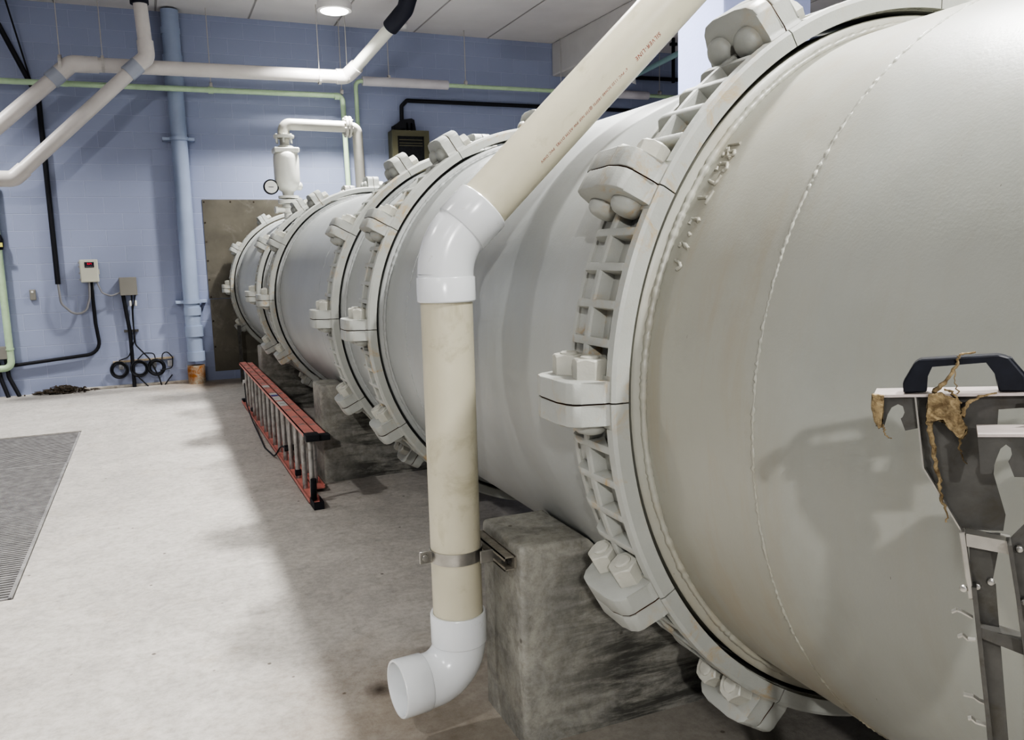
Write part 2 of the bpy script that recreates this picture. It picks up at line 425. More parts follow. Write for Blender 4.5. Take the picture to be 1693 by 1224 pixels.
# ---------------------------------------------------------------- the big pipe: spools between couplings
CY = [1.765, 4.10, 4.985, 7.73, 8.69, 11.60]
def spool(y0, y1, label, m, ends=(True, True), beads=()):
    t = thing('steel_pipe', label, 'pipe', (PX, (y0 + y1) / 2, PZ - PR))
    n = 160
    ny = max(2, int((y1 - y0) / .25)); bm = B()
    prof = [(PR, y0 + (y1 - y0) * k / ny) for k in range(ny + 1)]
    lathe(bm, prof + [(PR - .02, y1), (PR - .02, y0)], (PX, 0, PZ), (0, 1, 0), n, closed=True)
    obj('pipe_wall', bm, m, t, smooth=True, auto=40)
    for k, e in enumerate(ends):
        if not e: continue
        yc = y1 if k == 0 else y0; s = -1 if k == 0 else 1
        a, b = yc, yc + s * .122
        lo, hi = min(a, b), max(a, b)
        obj('shoulder_ring', lathe(B(), [(PR - .002, lo), (PR + .024, lo + .003), (PR + .031, lo + .009), (PR + .031, hi - .009), (PR + .024, hi - .003), (PR - .002, hi)], (PX, 0, PZ), (0, 1, 0), n, closed=True), m, t, smooth=True)
        # ragged weld bead along the edge of the shoulder
        yb = b
        pts = []; rr = []
        for i in range(720):
            th = 2 * pi * i / 720
            pts.append((PX + (PR + .004) * cos(th), yb + s * .003, PZ + (PR + .004) * sin(th))); rr.append(.010 + random.uniform(-.003, .002))
        pts.append(pts[0]); rr.append(rr[0])
        obj('weld_bead', tube(B(), pts, rr, 7, cap=False), m, t, smooth=True, auto=80)
    for yb, r0 in beads:
        pts = []; rr = []
        for i in range(1100):
            th = 2 * pi * i / 1100
            pts.append((PX + (PR - .001) * cos(th), yb + random.uniform(-.002, .002), PZ + (PR - .001) * sin(th))); rr.append(r0 * random.uniform(.35, 1.1))
        pts.append(pts[0]); rr.append(rr[0])
        obj('weld_bead', tube(B(), pts, rr, 7, cap=False), m, t, smooth=True, auto=80)
    return t
near = spool(-4.5, CY[0] - .005, 'nearest grey steel pipe section filling the right of the picture', 'pipe', (True, False), beads=((1.255, .0048),))
spool(CY[0] + .005, CY[1] - .005, 'long grey pipe section behind the white drain pipe', 'pipe_far', beads=((3.62, .004),))
spool(CY[1] + .005, CY[2] - .005, 'short grey pipe section between the second and third couplings', 'pipe_far')
spool(CY[2] + .005, CY[3] - .005, 'grey pipe section over the second concrete block, beside the ladder', 'pipe_far', beads=((5.75, .003),))
spool(CY[3] + .005, CY[4] - .005, 'short grey pipe section between the fourth and fifth couplings', 'pipe_far')
spool(CY[4] + .005, CY[5] - .005, 'grey pipe section carrying the air valve', 'pipe_far')
spool(CY[5] + .005, D - .013, 'last stub of grey pipe entering the brown steel sheet', 'pipe_far', (False, False))

# raised weld-bead characters on the near section (angle up from 9 o'clock, y)
TXT = [[(40.17, 1.608), (40.08, 1.565)], [(38.0, 1.601), (38.7, 1.606), (39.39, 1.598), (37.79, 1.579), (37.34, 1.565)], [(38.63, 1.588), (38.64, 1.567), (37.93, 1.56), (37.77, 1.577)],
       [(35.37, 1.592), (36.24, 1.596), (36.71, 1.589)], [(36.55, 1.587), (36.51, 1.566), (35.49, 1.555), (34.94, 1.563)], [(33.73, 1.599), (32.86, 1.567), (34.32, 1.561)],
       [(30.85, 1.605), (30.73, 1.571)], [(31.72, 1.558), (29.65, 1.566)], [(26.54, 1.594), (27.33, 1.592), (27.24, 1.567), (26.81, 1.561)], [(25.12, 1.58), (24.65, 1.573)],
       [(23.05, 1.602), (23.77, 1.594), (22.64, 1.56)], [(20.97, 1.598), (20.7, 1.58), (19.99, 1.569), (19.64, 1.58)]]
for s in TXT:
    bm = B()
    pts = []
    for a, b in zip(s, s[1:]):
        for k in range(5): pts.append((a[0] + (b[0] - a[0]) * k / 5, a[1] + (b[1] - a[1]) * k / 5))
    pts.append(s[-1])
    tube(bm, [(PX - (PR + .001) * cos(rad(t)), y, PZ + (PR + .001) * sin(rad(t))) for t, y in pts], [random.uniform(.0034, .0056) for _ in pts], 6)
    obj('weld_numeral', bm, 'pipe', near, smooth=True, auto=80)

# ---------------------------------------------------------------- couplings: 12 bolted segments each
# local frame: axis Y through origin, angle th measured from -X towards +Z
def pol(y, r, th): return Vector((-r * cos(th), y, r * sin(th)))
def arc_prism(bm, pts, t0, t1, n, bev=0, mi=0):
    rings = [[bm.verts.new(pol(p[0], p[1], t0 + (t1 - t0) * k / n)) for p in pts] for k in range(n + 1)]
    m = len(pts); fs = [bm.faces.new(rings[0]), bm.faces.new(rings[-1][::-1])]
    for a, b in zip(rings, rings[1:]):
        for i in range(m): fs.append(bm.faces.new((a[i], a[(i + 1) % m], b[(i + 1) % m], b[i])))
    for f in fs: f.material_index = mi
def segment_mesh():
    bm = B(); g = rad(.10); A, Z = g, rad(30) - g
    # base band, near wall with bevelled lip, low far rim, centre web
    arc_prism(bm, [(-.110, .944), (.134, .944), (.134, .957), (-.110, .957)], A, Z, 12)
    arc_prism(bm, [(-.134, .946), (-.134, .980), (-.128, .989), (-.108, .992), (-.103, .989), (-.098, .948)], rad(3.6), rad(26.4), 16)
    arc_prism(bm, [(.110, .945), (.112, .962), (.130, .962), (.134, .956), (.134, .945)], A, Z, 12)
    arc_prism(bm, [(-.020, .950), (-.013, .989), (-.007, .993), (.009, .993), (.015, .989), (.021, .950)], A, Z, 16)
    # ribs
    for d in (7.9, 13.1, 18.3, 23.3):
        t = rad(d)
        pr = [(-.125, .945), (-.122, .984), (-.10, .992), (.055, .994), (.075, .990), (.105, .960), (.11, .945)]
        def fr(p, s, t=t):
            q = pol(p[0], p[1], t); q += Vector((sin(t), 0, cos(t))) * s; return q
        prism(bm, pr, fr, -.0105, .0105, bev=.004, seg=2)
    # solid ends of the near wall beside the lugs
    arc_prism(bm, [(-.134, .946), (-.134, .980), (-.128, .989), (-.06, .991), (-.045, .946)], A, rad(3.6), 3)
    arc_prism(bm, [(-.134, .946), (-.134, .980), (-.128, .989), (-.06, .991), (-.045, .946)], rad(26.4), Z, 3)
    # lugs (half at each end), with rusty mating faces
    lug = [(-.127, .950), (-.124, .985), (-.116, 1.0), (-.110, 1.058), (-.102, 1.072), (-.082, 1.083), (-.045, 1.087), (.045, 1.086), (.080, 1.077), (.098, 1.058), (.104, 1.03), (.115, .985), (.131, .945)]
    for end, (s0, s1) in ((0, (.0016, .052)), (30, (-.052, -.0016))):
        t = rad(end)
        def fl(p, s, t=t): return pol(p[0], p[1], t) + Vector((sin(t), 0, cos(t))) * s
        b2 = B(); prism(b2, lug, fl, s0, s1, bev=.004, seg=2)
        inner = s0 if end == 0 else s1
        tv = Vector((sin(t), 0, cos(t)))
        b2.faces.ensure_lookup_table(); b2.normal_update()
        for f in b2.faces:
            if abs(abs(f.normal.dot(tv)) - 1) < .05 and abs((f.calc_center_median() - pol(0, 1.0, t)).dot(tv) - inner) < .004: f.material_index = 1
        me = bpy.data.meshes.new('tmp'); b2.to_mesh(me); b2.free(); bm.from_mesh(me); bpy.data.meshes.remove(me)
        # gusset between lug and ring
    bmesh.ops.recalc_face_normals(bm, faces=bm.faces[:])
    me = bpy.data.meshes.new('coupling_segment'); bm.to_mesh(me); bm.free()
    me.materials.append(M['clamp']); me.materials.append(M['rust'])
    for p in me.polygons: p.use_smooth = True
    me.set_sharp_from_angle(angle=rad(32))
    return me
SEG = segment_mesh()
def finish(bm, m, name, ang=32):
    bmesh.ops.recalc_face_normals(bm, faces=bm.faces[:])
    me = bpy.data.meshes.new(name); bm.to_mesh(me); bm.free(); me.materials.append(M[m])
    for p in me.polygons: p.use_smooth = True
    me.set_sharp_from_angle(angle=rad(ang)); return me
def nut_mesh():
    bm = B()
    R_ = .043
    # chamfered hex: lower hex, upper hex, clipped corner top
    h = [Vector((R_ * cos(pi / 3 * k + .3), R_ * sin(pi / 3 * k + .3), 0)) for k in range(6)]
    mids = [(h[k] + h[(k + 1) % 6]) / 2 for k in range(6)]
    base = [bm.verts.new(p) for p in h]
    top = []
    for k in range(6):
        top.append(bm.verts.new(h[k] + Vector((0, 0, .0425)))); top.append(bm.verts.new(mids[k] + Vector((0, 0, .0475))))
    crown = [bm.verts.new(Vector(((.0355 if k % 2 else .0385) * cos(pi / 6 * k + .3), (.0355 if k % 2 else .0385) * sin(pi / 6 * k + .3), .0485))) for k in range(12)]
    for k in range(6):
        bm.faces.new((base[k], base[(k + 1) % 6], top[(2 * k + 2) % 12], top[2 * k + 1], top[2 * k]))
    for k in range(12): bm.faces.new((top[k], top[(k + 1) % 12], crown[(k + 1) % 12], crown[k]))
    bm.faces.new(crown); bm.faces.new(base[::-1])
    lathe(bm, [(.0225, .046), (.0225, .052), (.018, .0545), (0, .0555)], (0, 0, 0), (0, 0, 1), 20)
    return finish(bm, 'nut', 'nut', 12)
def dome_mesh():
    return finish(lathe(B(), [(.041, 0), (.0415, .008), (.038, .019), (.030, .0265), (.016, .0305), (0, .031)], (0, 0, 0), (0, 0, -1), 24), 'clamp', 'bolt_head', 60)
NUT, DOME = nut_mesh(), dome_mesh()
def frame_at(y, r, t, off):
    """matrix whose local +Z points along increasing angle at angle t"""
    tv = Vector((sin(t), 0, cos(t))); rv = Vector((-cos(t), 0, sin(t))); yv = Vector((0, 1, 0))
    M4 = Matrix((rv, rv.cross(tv) * -1 if False else tv.cross(rv), tv)).transposed().to_4x4()
    M4.translation = pol(y, r, t) + tv * off
    return M4
def seg_proto():
    s = bpy.data.objects.new('coupling_segment', SEG); ch = []
    for y in (-.055, .055):
        n = bpy.data.objects.new('nut', NUT); ch.append(n)
    for y in (-.055, .055):
        n = bpy.data.objects.new('bolt_head', DOME); ch.append(n)
    return s, ch
PS, PC = seg_proto()
mats_local = [frame_at(y, 1.002, 0, .0515) for y in (-.053, .053)] + [frame_at(y, 1.002, rad(30), -.0515) for y in (-.053, .053)]
NEARTXT = ['nearest and largest bolted grey ring coupling on the big pipe', 'second ring coupling from the camera, left of the white drain pipe',
           'third ring coupling, close behind the second one', 'fourth ring coupling, its lower edge above the middle of the ladder',
           'fifth ring coupling, close behind the fourth one', 'farthest ring coupling, against the brown steel sheet on the wall']
for ci, cy in enumerate(CY):
    root = thing('pipe_coupling', NEARTXT[ci], 'pipe coupling', (PX, cy, PZ), 'bolted ring couplings along the big pipe')
    for k in range(12):
        s = bpy.data.objects.new('coupling_segment', SEG) if False else PS.copy()
        COL.objects.link(s); s.parent = root
        ang = k * 30
        # rotate about Y so that angle 0 (-X) moves towards +Z by ang
        s.rotation_euler = (0, rad(ang), 0)
        if ang > 150 and ang < 270: continue      # bolts on the side against the other wall are out of sight
        for c, ml in zip(PC, mats_local):
            d = c.copy(); COL.objects.link(d); d.parent = s; d.matrix_local = ml

# ---------------------------------------------------------------- concrete saddle blocks
def block(y0, y1, x0, ztop, label):
    x1 = 2 * PX - x0; r = PR + .004
    dz = PZ - ztop; dx = math.sqrt(r * r - dz * dz)
    pts = [(x0, 0), (x1, 0), (x1, ztop)]
    pts.append((PX + dx, ztop))
    a0 = math.asin(dz / r)
    for k in range(1, 24):
        a = a0 + (pi - 2 * a0) * k / 24
        pts.append((PX + r * cos(a), PZ - r * sin(a)))
    pts.append((PX - dx, ztop)); pts.append((x0, ztop))
    bm = B(); prism(bm, pts, lambda p, t: Vector((p[0], t, p[1])), y0, y1)
    es = []
    for e in bm.edges:
        a, b = e.verts[0].co, e.verts[1].co
        if abs(a.x - x0) < 1e-4 and abs(b.x - x0) < 1e-4 and (max(a.z, b.z) > .01): es.append(e)
        elif abs(a.z - ztop) < 1e-4 and abs(b.z - ztop) < 1e-4 and max(a.x, b.x) < PX: es.append(e)
    bmesh.ops.bevel(bm, geom=es, offset=.018, segments=3, affect='EDGES', profile=.5)
    o = obj('concrete_block', bm, 'block', smooth=True)
    return tag(o, label, 'concrete block', 'concrete saddle blocks under the big pipe')
block(2.285, 2.625, .99, .672, 'nearest concrete support block, the white drain pipe is strapped to its side')
block(5.85, 6.16, 1.03, .70, 'middle concrete support block at the near end of the red ladder')
block(9.10, 9.40, 1.005, .68, 'farthest concrete support block near the far end of the ladder')

# ---------------------------------------------------------------- white drain pipe with elbows
pv = thing('drain_pipe', 'beige plastic drain pipe with white elbows strapped to the nearest block', 'pipe', (.835, 2.46, .1))
VX, VY, R6 = .850, 2.50, .0825
s2 = math.sqrt(.5)
bm = B(); tube(bm, [(VX, VY, .33), (VX, VY, 1.44)], R6, 48)
obj('vertical_pipe', bm, 'pvc', pv, smooth=True)
# upper 45 degree elbow: straight socket, bend, straight socket
def sweep_elbow(bm, path, prof):
    tube(bm, path, prof, 48)
a = Vector((s2, -.085, s2)).normalized()
bend = fillet([(VX, VY, 1.38), (VX, VY, 1.605), Vector((VX, VY, 1.605)) + a * .28], .20, 10)
obj('upper_elbow', tube(B(), bend[1:-1], .0885, 48), 'pvc_white', pv, smooth=True, auto=50)
e0 = Vector(bend[-2]); 
def collar(p, d, ln, name, r=.0925):
    return obj(name, lathe(B(), [(R6 + .001, -.0), (r - .003, -.0), (r, .003), (r, ln - .006), (r - .004, ln), (.090, ln)] if False else [(.088, 0), (r - .002, 0), (r, .003), (r, ln - .004), (r - .003, ln), (R6 + .001, ln), (R6 + .001, ln - .03), (.088, ln - .03)], p, d, 48, closed=True), 'pvc_white', pv, smooth=True)
lowc = Vector(bend[1])
collar((VX, VY, lowc.z - .006), (0, 0, -1), .078, 'lower_collar')
obj('elbow_neck', tube(B(), [(VX, VY, lowc.z - .01), (VX, VY, lowc.z + .002)], .0885, 48), 'pvc_white', pv, smooth=True)
collar(e0 - a * .004, a, .105, 'upper_collar')
dstart = e0 + a * .05; dend = e0 + a * 2.0
obj('diagonal_pipe', tube(B(), [dstart, dend], R6, 48), 'pvc', pv, smooth=True)
# lower quarter bend opening towards the left
dirL = Vector((-cos(rad(6)), -sin(rad(6)), 0))
zc = .198; R9 = .115
pts = [Vector((VX, VY, .40))]
for k in range(13):
    t = (pi / 2) * k / 12
    pts.append(Vector((VX, VY, zc + R9)) + dirL * (R9 * (1 - cos(t))) + Vector((0, 0, -R9 * sin(t))))
endp = pts[-1] + dirL * .02; pts.append(endp)
obj('lower_elbow', tube(B(), pts[1:], .0885, 48, cap=False), 'pvc_white', pv, smooth=True, auto=50)
obj('lower_socket', lathe(B(), [(.084, 0), (.090, 0), (.0925, .003), (.093, .098), (.0905, .103), (R6 + .001, .103), (R6 + .001, .08), (.084, .08)], (VX, VY, zc + R9 - .004), (0, 0, 1), 48, closed=True), 'pvc_white', pv, smooth=True)
obj('outlet_socket', lathe(B(), [(.083, -.004), (.0905, -.004), (.093, 0), (.0935, .086), (.0915, .09), (.085, .09), (.083, .084), (.082, .0)], endp, dirL, 48, closed=True), 'pvc_white', pv, smooth=True)
# printed line on the diagonal pipe (reads downwards, as printed on the pipe)
def pipe_text(s, size, start, phi, mname, name):
    cu = bpy.data.curves.new('t', 'FONT'); cu.body = s; cu.size = size; cu.space_character = 1.15
    o = bpy.data.objects.new('t', cu); COL.objects.link(o)
    dg = bpy.context.evaluated_depsgraph_get(); me = bpy.data.meshes.new_from_object(o.evaluated_get(dg))
    bpy.data.objects.remove(o)
    bm = B(); bm.from_mesh(me); bpy.data.meshes.remove(me)
    bmesh.ops.subdivide_edges(bm, edges=bm.edges[:], cuts=1)
    q0 = Vector((0, -1, 0)); q1 = Vector((s2, 0, -s2)); q0 = Vector((-.06, -1, -.06)).normalized()
    for v in bm.verts:
        x, y = v.co.x, v.co.y; f = phi + y / R6
        v.co = start - a * x + (q0 * cos(f) + q1 * sin(f)) * (R6 + .0005)
    return obj(name, bm, mname, pv)
c0 = e0 + a * .88
pipe_text('SILVER-LINE', .020, c0, rad(13), 'print_red', 'printed_brand')
pipe_text('6" PVC 1120 SCH40 180PSI @73F NSF PW ASTM D1785  PVC DWV', .0125, c0 - a * .160, rad(14), 'print_red', 'printed_line')
# strap and bracket
st = thing('pipe_strap', 'stainless strap clamp round the white pipe, bolted to block', 'strap', (VX, VY, .60))
bm = B(); n = 40; zs = .615
for side, (r0, r1) in enumerate(((R6 + .0005, R6 + .004),)):
    lathe(bm, [(r0, zs - .02), (r1, zs - .02), (r1, zs + .02), (r0, zs + .02)], (VX, VY, 0), (0, 0, 1), 48, closed=True)
obj('band', bm, 'steel', st, smooth=True)
obj('ear', X(VX - .125, VX - R6, VY - .006, VY + .002, zs - .02, zs + .02, bev=.002), 'steel', st)
obj('arm', X(VX + R6 - .03, .975, VY - .088, VY - .080, zs - .02, zs + .02, bev=.002), 'steel', st)
obj('bolt', L([(0, 0), (.009, .001), (.012, .006), (.011, .012), (0, .014)], (VX - .107, VY - .006, zs), (0, -1, 0), 14), 'steel', st, smooth=True)
br = thing('strut_bracket', 'short slotted steel strut on the nearest concrete block side', 'bracket', (.965, 2.45, .60))
bm = B()
box(bm, .982, .989, 2.32, 2.60, zs - .02, zs + .022); box(bm, .948, .985, 2.32, 2.60, zs - .022, zs - .018); box(bm, .948, .985, 2.32, 2.60, zs + .018, zs + .022)
box(bm, .948, .951, 2.32, 2.60, zs - .022, zs - .010); box(bm, .948, .951, 2.32, 2.60, zs + .010, zs + .022)
obj('channel', bm, 'strut', br)
obj('bolt', L([(.011, 0), (.011, .012), (.006, .012), (.006, .03), (0, .03)], (.978, 2.345, zs), (-1, 0, 0), 6), 'steel_dirty', br)

# ---------------------------------------------------------------- extension ladder on its side
ld = thing('extension_ladder', 'red fibreglass extension ladder lying on edge beside the big pipe', 'ladder', (.91, 7.55, 0))
def channel(bm, x0, x1, y0, y1, z0, z1, th=.006, up=True):
    # web horizontal at z-level (outer side), flanges pointing inwards
    if up: # bottom rail: web at z0
        box(bm, x0, x1, y0, y1, z0, z0 + th); box(bm, x0, x0 + th, y0, y1, z0, z1); box(bm, x1 - th, x1, y0, y1, z0, z1)
    else:
        box(bm, x0, x1, y0, y1, z1 - th, z1); box(bm, x0, x0 + th, y0, y1, z0, z1); box(bm, x1 - th, x1, y0, y1, z0, z1)
secs = [(.832, .908, 5.37, 9.72, .0, .462), (.914, .985, 5.62, 9.80, .02, .445)]
for i, (x0, x1, y0, y1, z0, z1) in enumerate(secs):
    zb = z0 + .004
    obj('side_rail', (lambda b: (channel(b, x0, x1, y0, y1, zb, zb + .026, up=True), b)[1])(B()), 'ladder', ld)
    obj('side_rail', (lambda b: (channel(b, x0, x1, y0 - (.22 if i else 0), y1, z1 - .028, z1, up=False), b)[1])(B()), 'ladder', ld)
    y = y0 + .06 + i * .10; xm = (x0 + x1) / 2
    while y < y1 - .05:
        b = B(); tube(b, [(xm, y, zb + .005), (xm, y, z1 - .005)], .017, 14)
        obj('rung', b, 'alu', ld, smooth=True)
        b = B()   # swaged plate where the rung passes the rail
        for dd in (-.02, .02): tube(b, [(x0 + .018, y + dd * .6, z1 + .001), (x1 - .018, y + dd, z1 + .001)], .0022, 6)
        obj('rung_plate', b, 'alu', ld)
        y += .305
for q in ((.825, .915, 5.30, 5.40, .425, .470), (.915, .992, 5.36, 5.43, .412, .452)):
    obj('end_cap', X(*q, bev=.006), 'black', ld)
bm = B(); box(bm, .838, .842, 5.22, 5.36, .0, .05); box(bm, .898, .902, 5.22, 5.36, .0, .05); box(bm, .838, .902, 5.22, 5.36, 0, .006); box(bm, .838, .902, 5.215, 5.222, 0, .05)
obj('foot', bm, 'black', ld)
obj('foot', X(.838, .90, 9.70, 9.80, .0, .04, bev=.005), 'black', ld)
obj('foot_stem', T([(.87, 5.40, .02), (.87, 5.38, .16)], .02, 12), 'black', ld, smooth=True)
obj('rung_lock', X(.850, .892, 6.02, 6.06, .03, .075, bev=.004), 'black', ld)
obj('rung_lock', X(.850, .892, 8.90, 8.95, .03, .07, bev=.004), 'black', ld)
for y0, y1, m in ((6.55, 6.78, 'label_silver'), (6.84, 7.04, 'label_silver'), (7.07, 7.14, 'label_blue'), (7.15, 7.24, 'label_silver'), (7.62, 7.74, 'label_silver')):
    obj('sticker', X(.842, .900, y0, y1, .4625, .4635), m, ld)
path = [(.826, 9.2, .30), (.815, 9.0, .10), (.80, 8.3, .035), (.775, 7.2, .008), (.80, 6.75, .02), (.835, 6.62, .14), (.845, 6.35, .16)]
obj('cord', T(path, .006, 8, .25, 5), 'black', ld, smooth=True)
obj('cord_wrap', T([(.832, 6.40, .16), (.918, 6.40, .16)], .024, 10), 'black', ld, smooth=True)
obj('pulley', L([(.0, -.012), (.03, -.012), (.03, .012), (0, .012)], (.826, 9.22, .30), (1, 0, 0), 16), 'label_silver', ld, smooth=True)

# ---------------------------------------------------------------- stainless rake frame, near right
P0 = Vector((.80, .644, 0)); E1 = Vector((.632, -.775, 0)); EN = Vector((.775, .632, 0))
def W(u, z, n=0): return P0 + E1 * u + EN * n + Vector((0, 0, z))
def flat(pts, n0, n1, bev=0):
    bm = B(); prism(bm, pts, lambda p, t: W(p[0], p[1], t), n0, n1, bev=bev, seg=1); return bm
def rbar(u0, z0, u1, z1, w, n0, n1, bev=.001):
    d = Vector((u1 - u0, z1 - z0)).normalized(); s = Vector((-d.y, d.x)) * w / 2
    return flat([(u0 + s.x, z0 + s.y), (u1 + s.x, z1 + s.y), (u1 - s.x, z1 - s.y), (u0 - s.x, z0 - s.y)], n0, n1, bev)
rk = thing('steel_rack', 'stainless steel rack with black handle and dried weed, foreground right', 'rack', P0)
obj('top_plate', flat([(-.0767, 1.4095), (.16, 1.4262), (.16, 1.4230), (-.0767, 1.4063)], -.004, .045), 'steel_plate_top', rk)
hb = flat([(-.046, 1.4125), (-.047, 1.4245), (-.0361, 1.4470), (-.0301, 1.4515), (.0460, 1.4590), (.0545, 1.4568), (.0700, 1.4373), (.0742, 1.4205),
           (.0472, 1.4192), (.0441, 1.4388), (.0344, 1.4520), (-.0191, 1.4450), (-.0234, 1.4332), (-.0222, 1.4150)], 0, .022, .0015)
obj('handle', hb, 'black_plastic', rk)
obj('handle_web', flat([(.047, 1.4195), (.110, 1.4240), (.104, 1.4310), (.074, 1.4340), (.058, 1.4555), (.052, 1.4560)], .012, .024, .001), 'black_plastic', rk)
hk = [(-.0766, 1.4084), (-.0735, 1.3719), (-.0647, 1.3725), (-.0614, 1.3868), (-.0576, 1.3950), (-.0511, 1.3993), (-.0460, 1.3971), (-.0440, 1.3900), (-.0460, 1.3842), (-.0478, 1.3828), (-.0426, 1.3691), (-.0297, 1.3729), (-.0310, 1.4108)]
obj('hook_flange', flat(hk, .002, .004), 'steel_dirty', rk)
fun = [(-.0335, 1.4110), (-.0225, 1.328), (.0196, 1.2584), (.0592, 1.2616), (.0606, 1.2804), (.047, 1.3253), (.0484, 1.3980), (.0694, 1.4010), (.12, 1.4040), (.12, 1.4210)]
obj('funnel_plate', flat(fun, .010, .0125), 'steel_dirty', rk)
bm = flat([(-.0345, 1.409), (-.0235, 1.328), (-.0215, 1.328), (-.0325, 1.409)], -.004, .0105); 
box_ = flat([(-.0235, 1.3285), (.0182, 1.2584), (.0202, 1.2584), (-.0213, 1.3285)], -.004, .0105)
me = bpy.data.meshes.new('tmp'); box_.to_mesh(me); box_.free(); bm.from_mesh(me); bpy.data.meshes.remove(me)
obj('edge_flange', bm, 'steel', rk)
obj('lower_gusset', flat([(.0256, 1.2567), (.0307, 1.1928), (.0347, 1.1828), (.0506, 1.1962), (.0560, 1.2459), (.0564, 1.2599)], .006, .008), 'steel_dirty', rk)
obj('edge_bar', rbar(.0190, 1.2610, .0315, 1.1850, .006, -.010, .008), 'steel', rk)
obj('leg', (lambda b: b)(flat([(.0305, 1.2000), (.0355, 1.2000), (.130, .5), (.185, .0), (.181, .0), (.126, .5)], -.012, .012)), 'steel_dirty', rk)
obj('leg_web', flat([(.0335, 1.2000), (.0548, 1.2000), (.0752, 1.0221), (.150, .5), (.205, .0), (.184, 0), (.128, .5), (.0547, 1.0167)], .008, .010), 'steel_dirty', rk)
obj('cross_bar', (lambda b: b)(flat([(.0227, 1.2575), (.0660, 1.2540), (.0660, 1.2420), (.0240, 1.2455)], -.010, -.007)), 'steel', rk)
obj('cross_bar', flat([(.0227, 1.2600), (.0660, 1.2565), (.0660, 1.2540), (.0227, 1.2575)], -.010, .014), 'steel', rk)
obj('cross_bar', flat([(.0370, 1.1515), (.0840, 1.1420), (.0840, 1.1300), (.0385, 1.1425)], -.010, -.007), 'steel_dirty', rk)
obj('cross_bar', flat([(.0370, 1.1545), (.0840, 1.1455), (.0840, 1.1420), (.0370, 1.1515)], -.010, .014), 'steel_dirty', rk)
obj('leg', flat([(.0615, 1.2580), (.0655, 1.2590), (.0773, 1.1931), (.0885, 1.1283), (.150, .75), (.245, .0), (.240, 0), (.145, .75), (.0840, 1.1283), (.0735, 1.1931)], -.030, .0), 'steel_dirty', rk)
obj('leg_web', flat([(.0655, 1.2590), (.105, 1.3150), (.16, 1.3150), (.16, 1.1), (.26, 0), (.246, 0), (.150, .75), (.0773, 1.1931)], -.004, -.002), 'steel_dirty', rk)
for k, (u, z) in enumerate(((.0366, 1.1957), (.0497, 1.2031), (.0740, 1.2490), (.0230, 1.1954), (.0815, 1.1900))):
    obj('bolt', L([(.0036, 0), (.0042, .0015), (.0034, .004), (0, .0052)], W(u, z, .006 if k < 2 else -.006), tuple(-EN), 14), 'steel', rk, smooth=True)
for c in ([(.0127, 1.163), (.0175, 1.1665), (.0223, 1.1655), (.0337, 1.1600)], [(.0199, 1.1346), (.0247, 1.1377), (.0297, 1.1336), (.0378, 1.1345)], [(.0283, 1.0666), (.0386, 1.066), (.0440, 1.0625), (.0500, 1.0609)], [(.0344, 1.0383), (.0380, 1.0395), (.0420, 1.0360), (.0520, 1.0349)]):
    bm = B()
    for (a0, b0), (a1, b1) in zip(c, c[1:]):
        d = Vector((a1 - a0, b1 - b0)).normalized(); s = Vector((-d.y, d.x)) * .0009
        prism(bm, [(a0 + s.x, b0 + s.y), (a1 + s.x, b1 + s.y), (a1 - s.x, b1 - s.y), (a0 - s.x, b0 - s.y)], lambda p, t: W(p[0], p[1], t), -.004, .004)
    obj('spring_clip', bm, 'steel', rk)
# second, nearer tray of the rack
obj('lower_plate', flat([(.0273, 1.3835), (.18, 1.3960), (.18, 1.3925), (.0273, 1.3805)], -.062, -.010), 'steel_plate_top', rk)
f2 = [(.0274, 1.3809), (.0320, 1.341), (.0416, 1.3415), (.0452, 1.3582), (.0484, 1.3692), (.053, 1.374), (.0574, 1.3706), (.0588, 1.3640), (.0575, 1.3590), (.0560, 1.356), (.062, 1.3407), (.115, 1.3450), (.115, 1.3880)]
obj('hook_flange', flat(f2, -.058, -.056), 'steel_dirty', rk)
obj('tray_post', flat([(.0722, 1.383), (.0760, 1.4170), (.105, 1.4190), (.105, 1.386)], -.020, -.018), 'steel_dirty', rk)
# dried weed draped over the plate
def strand(bm, pts, r0, r1, n=0, wob=.0016):
    P = []; m = len(pts)
    for (a0, b0), (a1, b1) in zip(pts, pts[1:]):
        for k in range(5): P.append((a0 + (a1 - a0) * k / 5, b0 + (b1 - b0) * k / 5))
    P.append(pts[-1])
    rr = [(r0 + (r1 - r0) * i / len(P)) * random.uniform(.7, 1.3) for i in range(len(P))]
    tube(bm, [W(u + random.uniform(-wob, wob), z, n + random.uniform(-.001, .001)) for u, z in P], rr, 7)
def sheet(bm, pts, n, th=.003):
    """lumpy draped patch"""
    t = B(); prism(t, pts, lambda p, s: W(p[0], p[1], s), n - th, n + th)
    bmesh.ops.triangulate(t, faces=t.faces[:]); bmesh.ops.subdivide_edges(t, edges=t.edges[:], cuts=3, use_grid_fill=False)
    for v in t.verts: v.co += Vector((random.uniform(-1, 1), random.uniform(-1, 1), random.uniform(-1, 1))) * .0009
    me = bpy.data.meshes.new('tmp'); t.to_mesh(me); t.free(); bm.from_mesh(me); bpy.data.meshes.remove(me)
bm = B()
sheet(bm, [(-.0199, 1.4141), (-.0218, 1.398), (-.0215, 1.3817), (-.0130, 1.3850), (-.0048, 1.3875), (-.0021, 1.3816), (.0040, 1.3740), (.0106, 1.3680), (.0147, 1.3665), (.0195, 1.3730), (.0180, 1.3800), (.0134, 1.3900), (.0115, 1.3994), (.0095, 1.4092), (.0002, 1.4110), (-.0078, 1.4160)], -.008)
strand(bm, [(-.0195, 1.3838), (-.0165, 1.3705), (-.0113, 1.3436), (-.0061, 1.3167), (-.0023, 1.2965), (.0012, 1.2831), (.0041, 1.2696)], .0034, .0008, -.007)
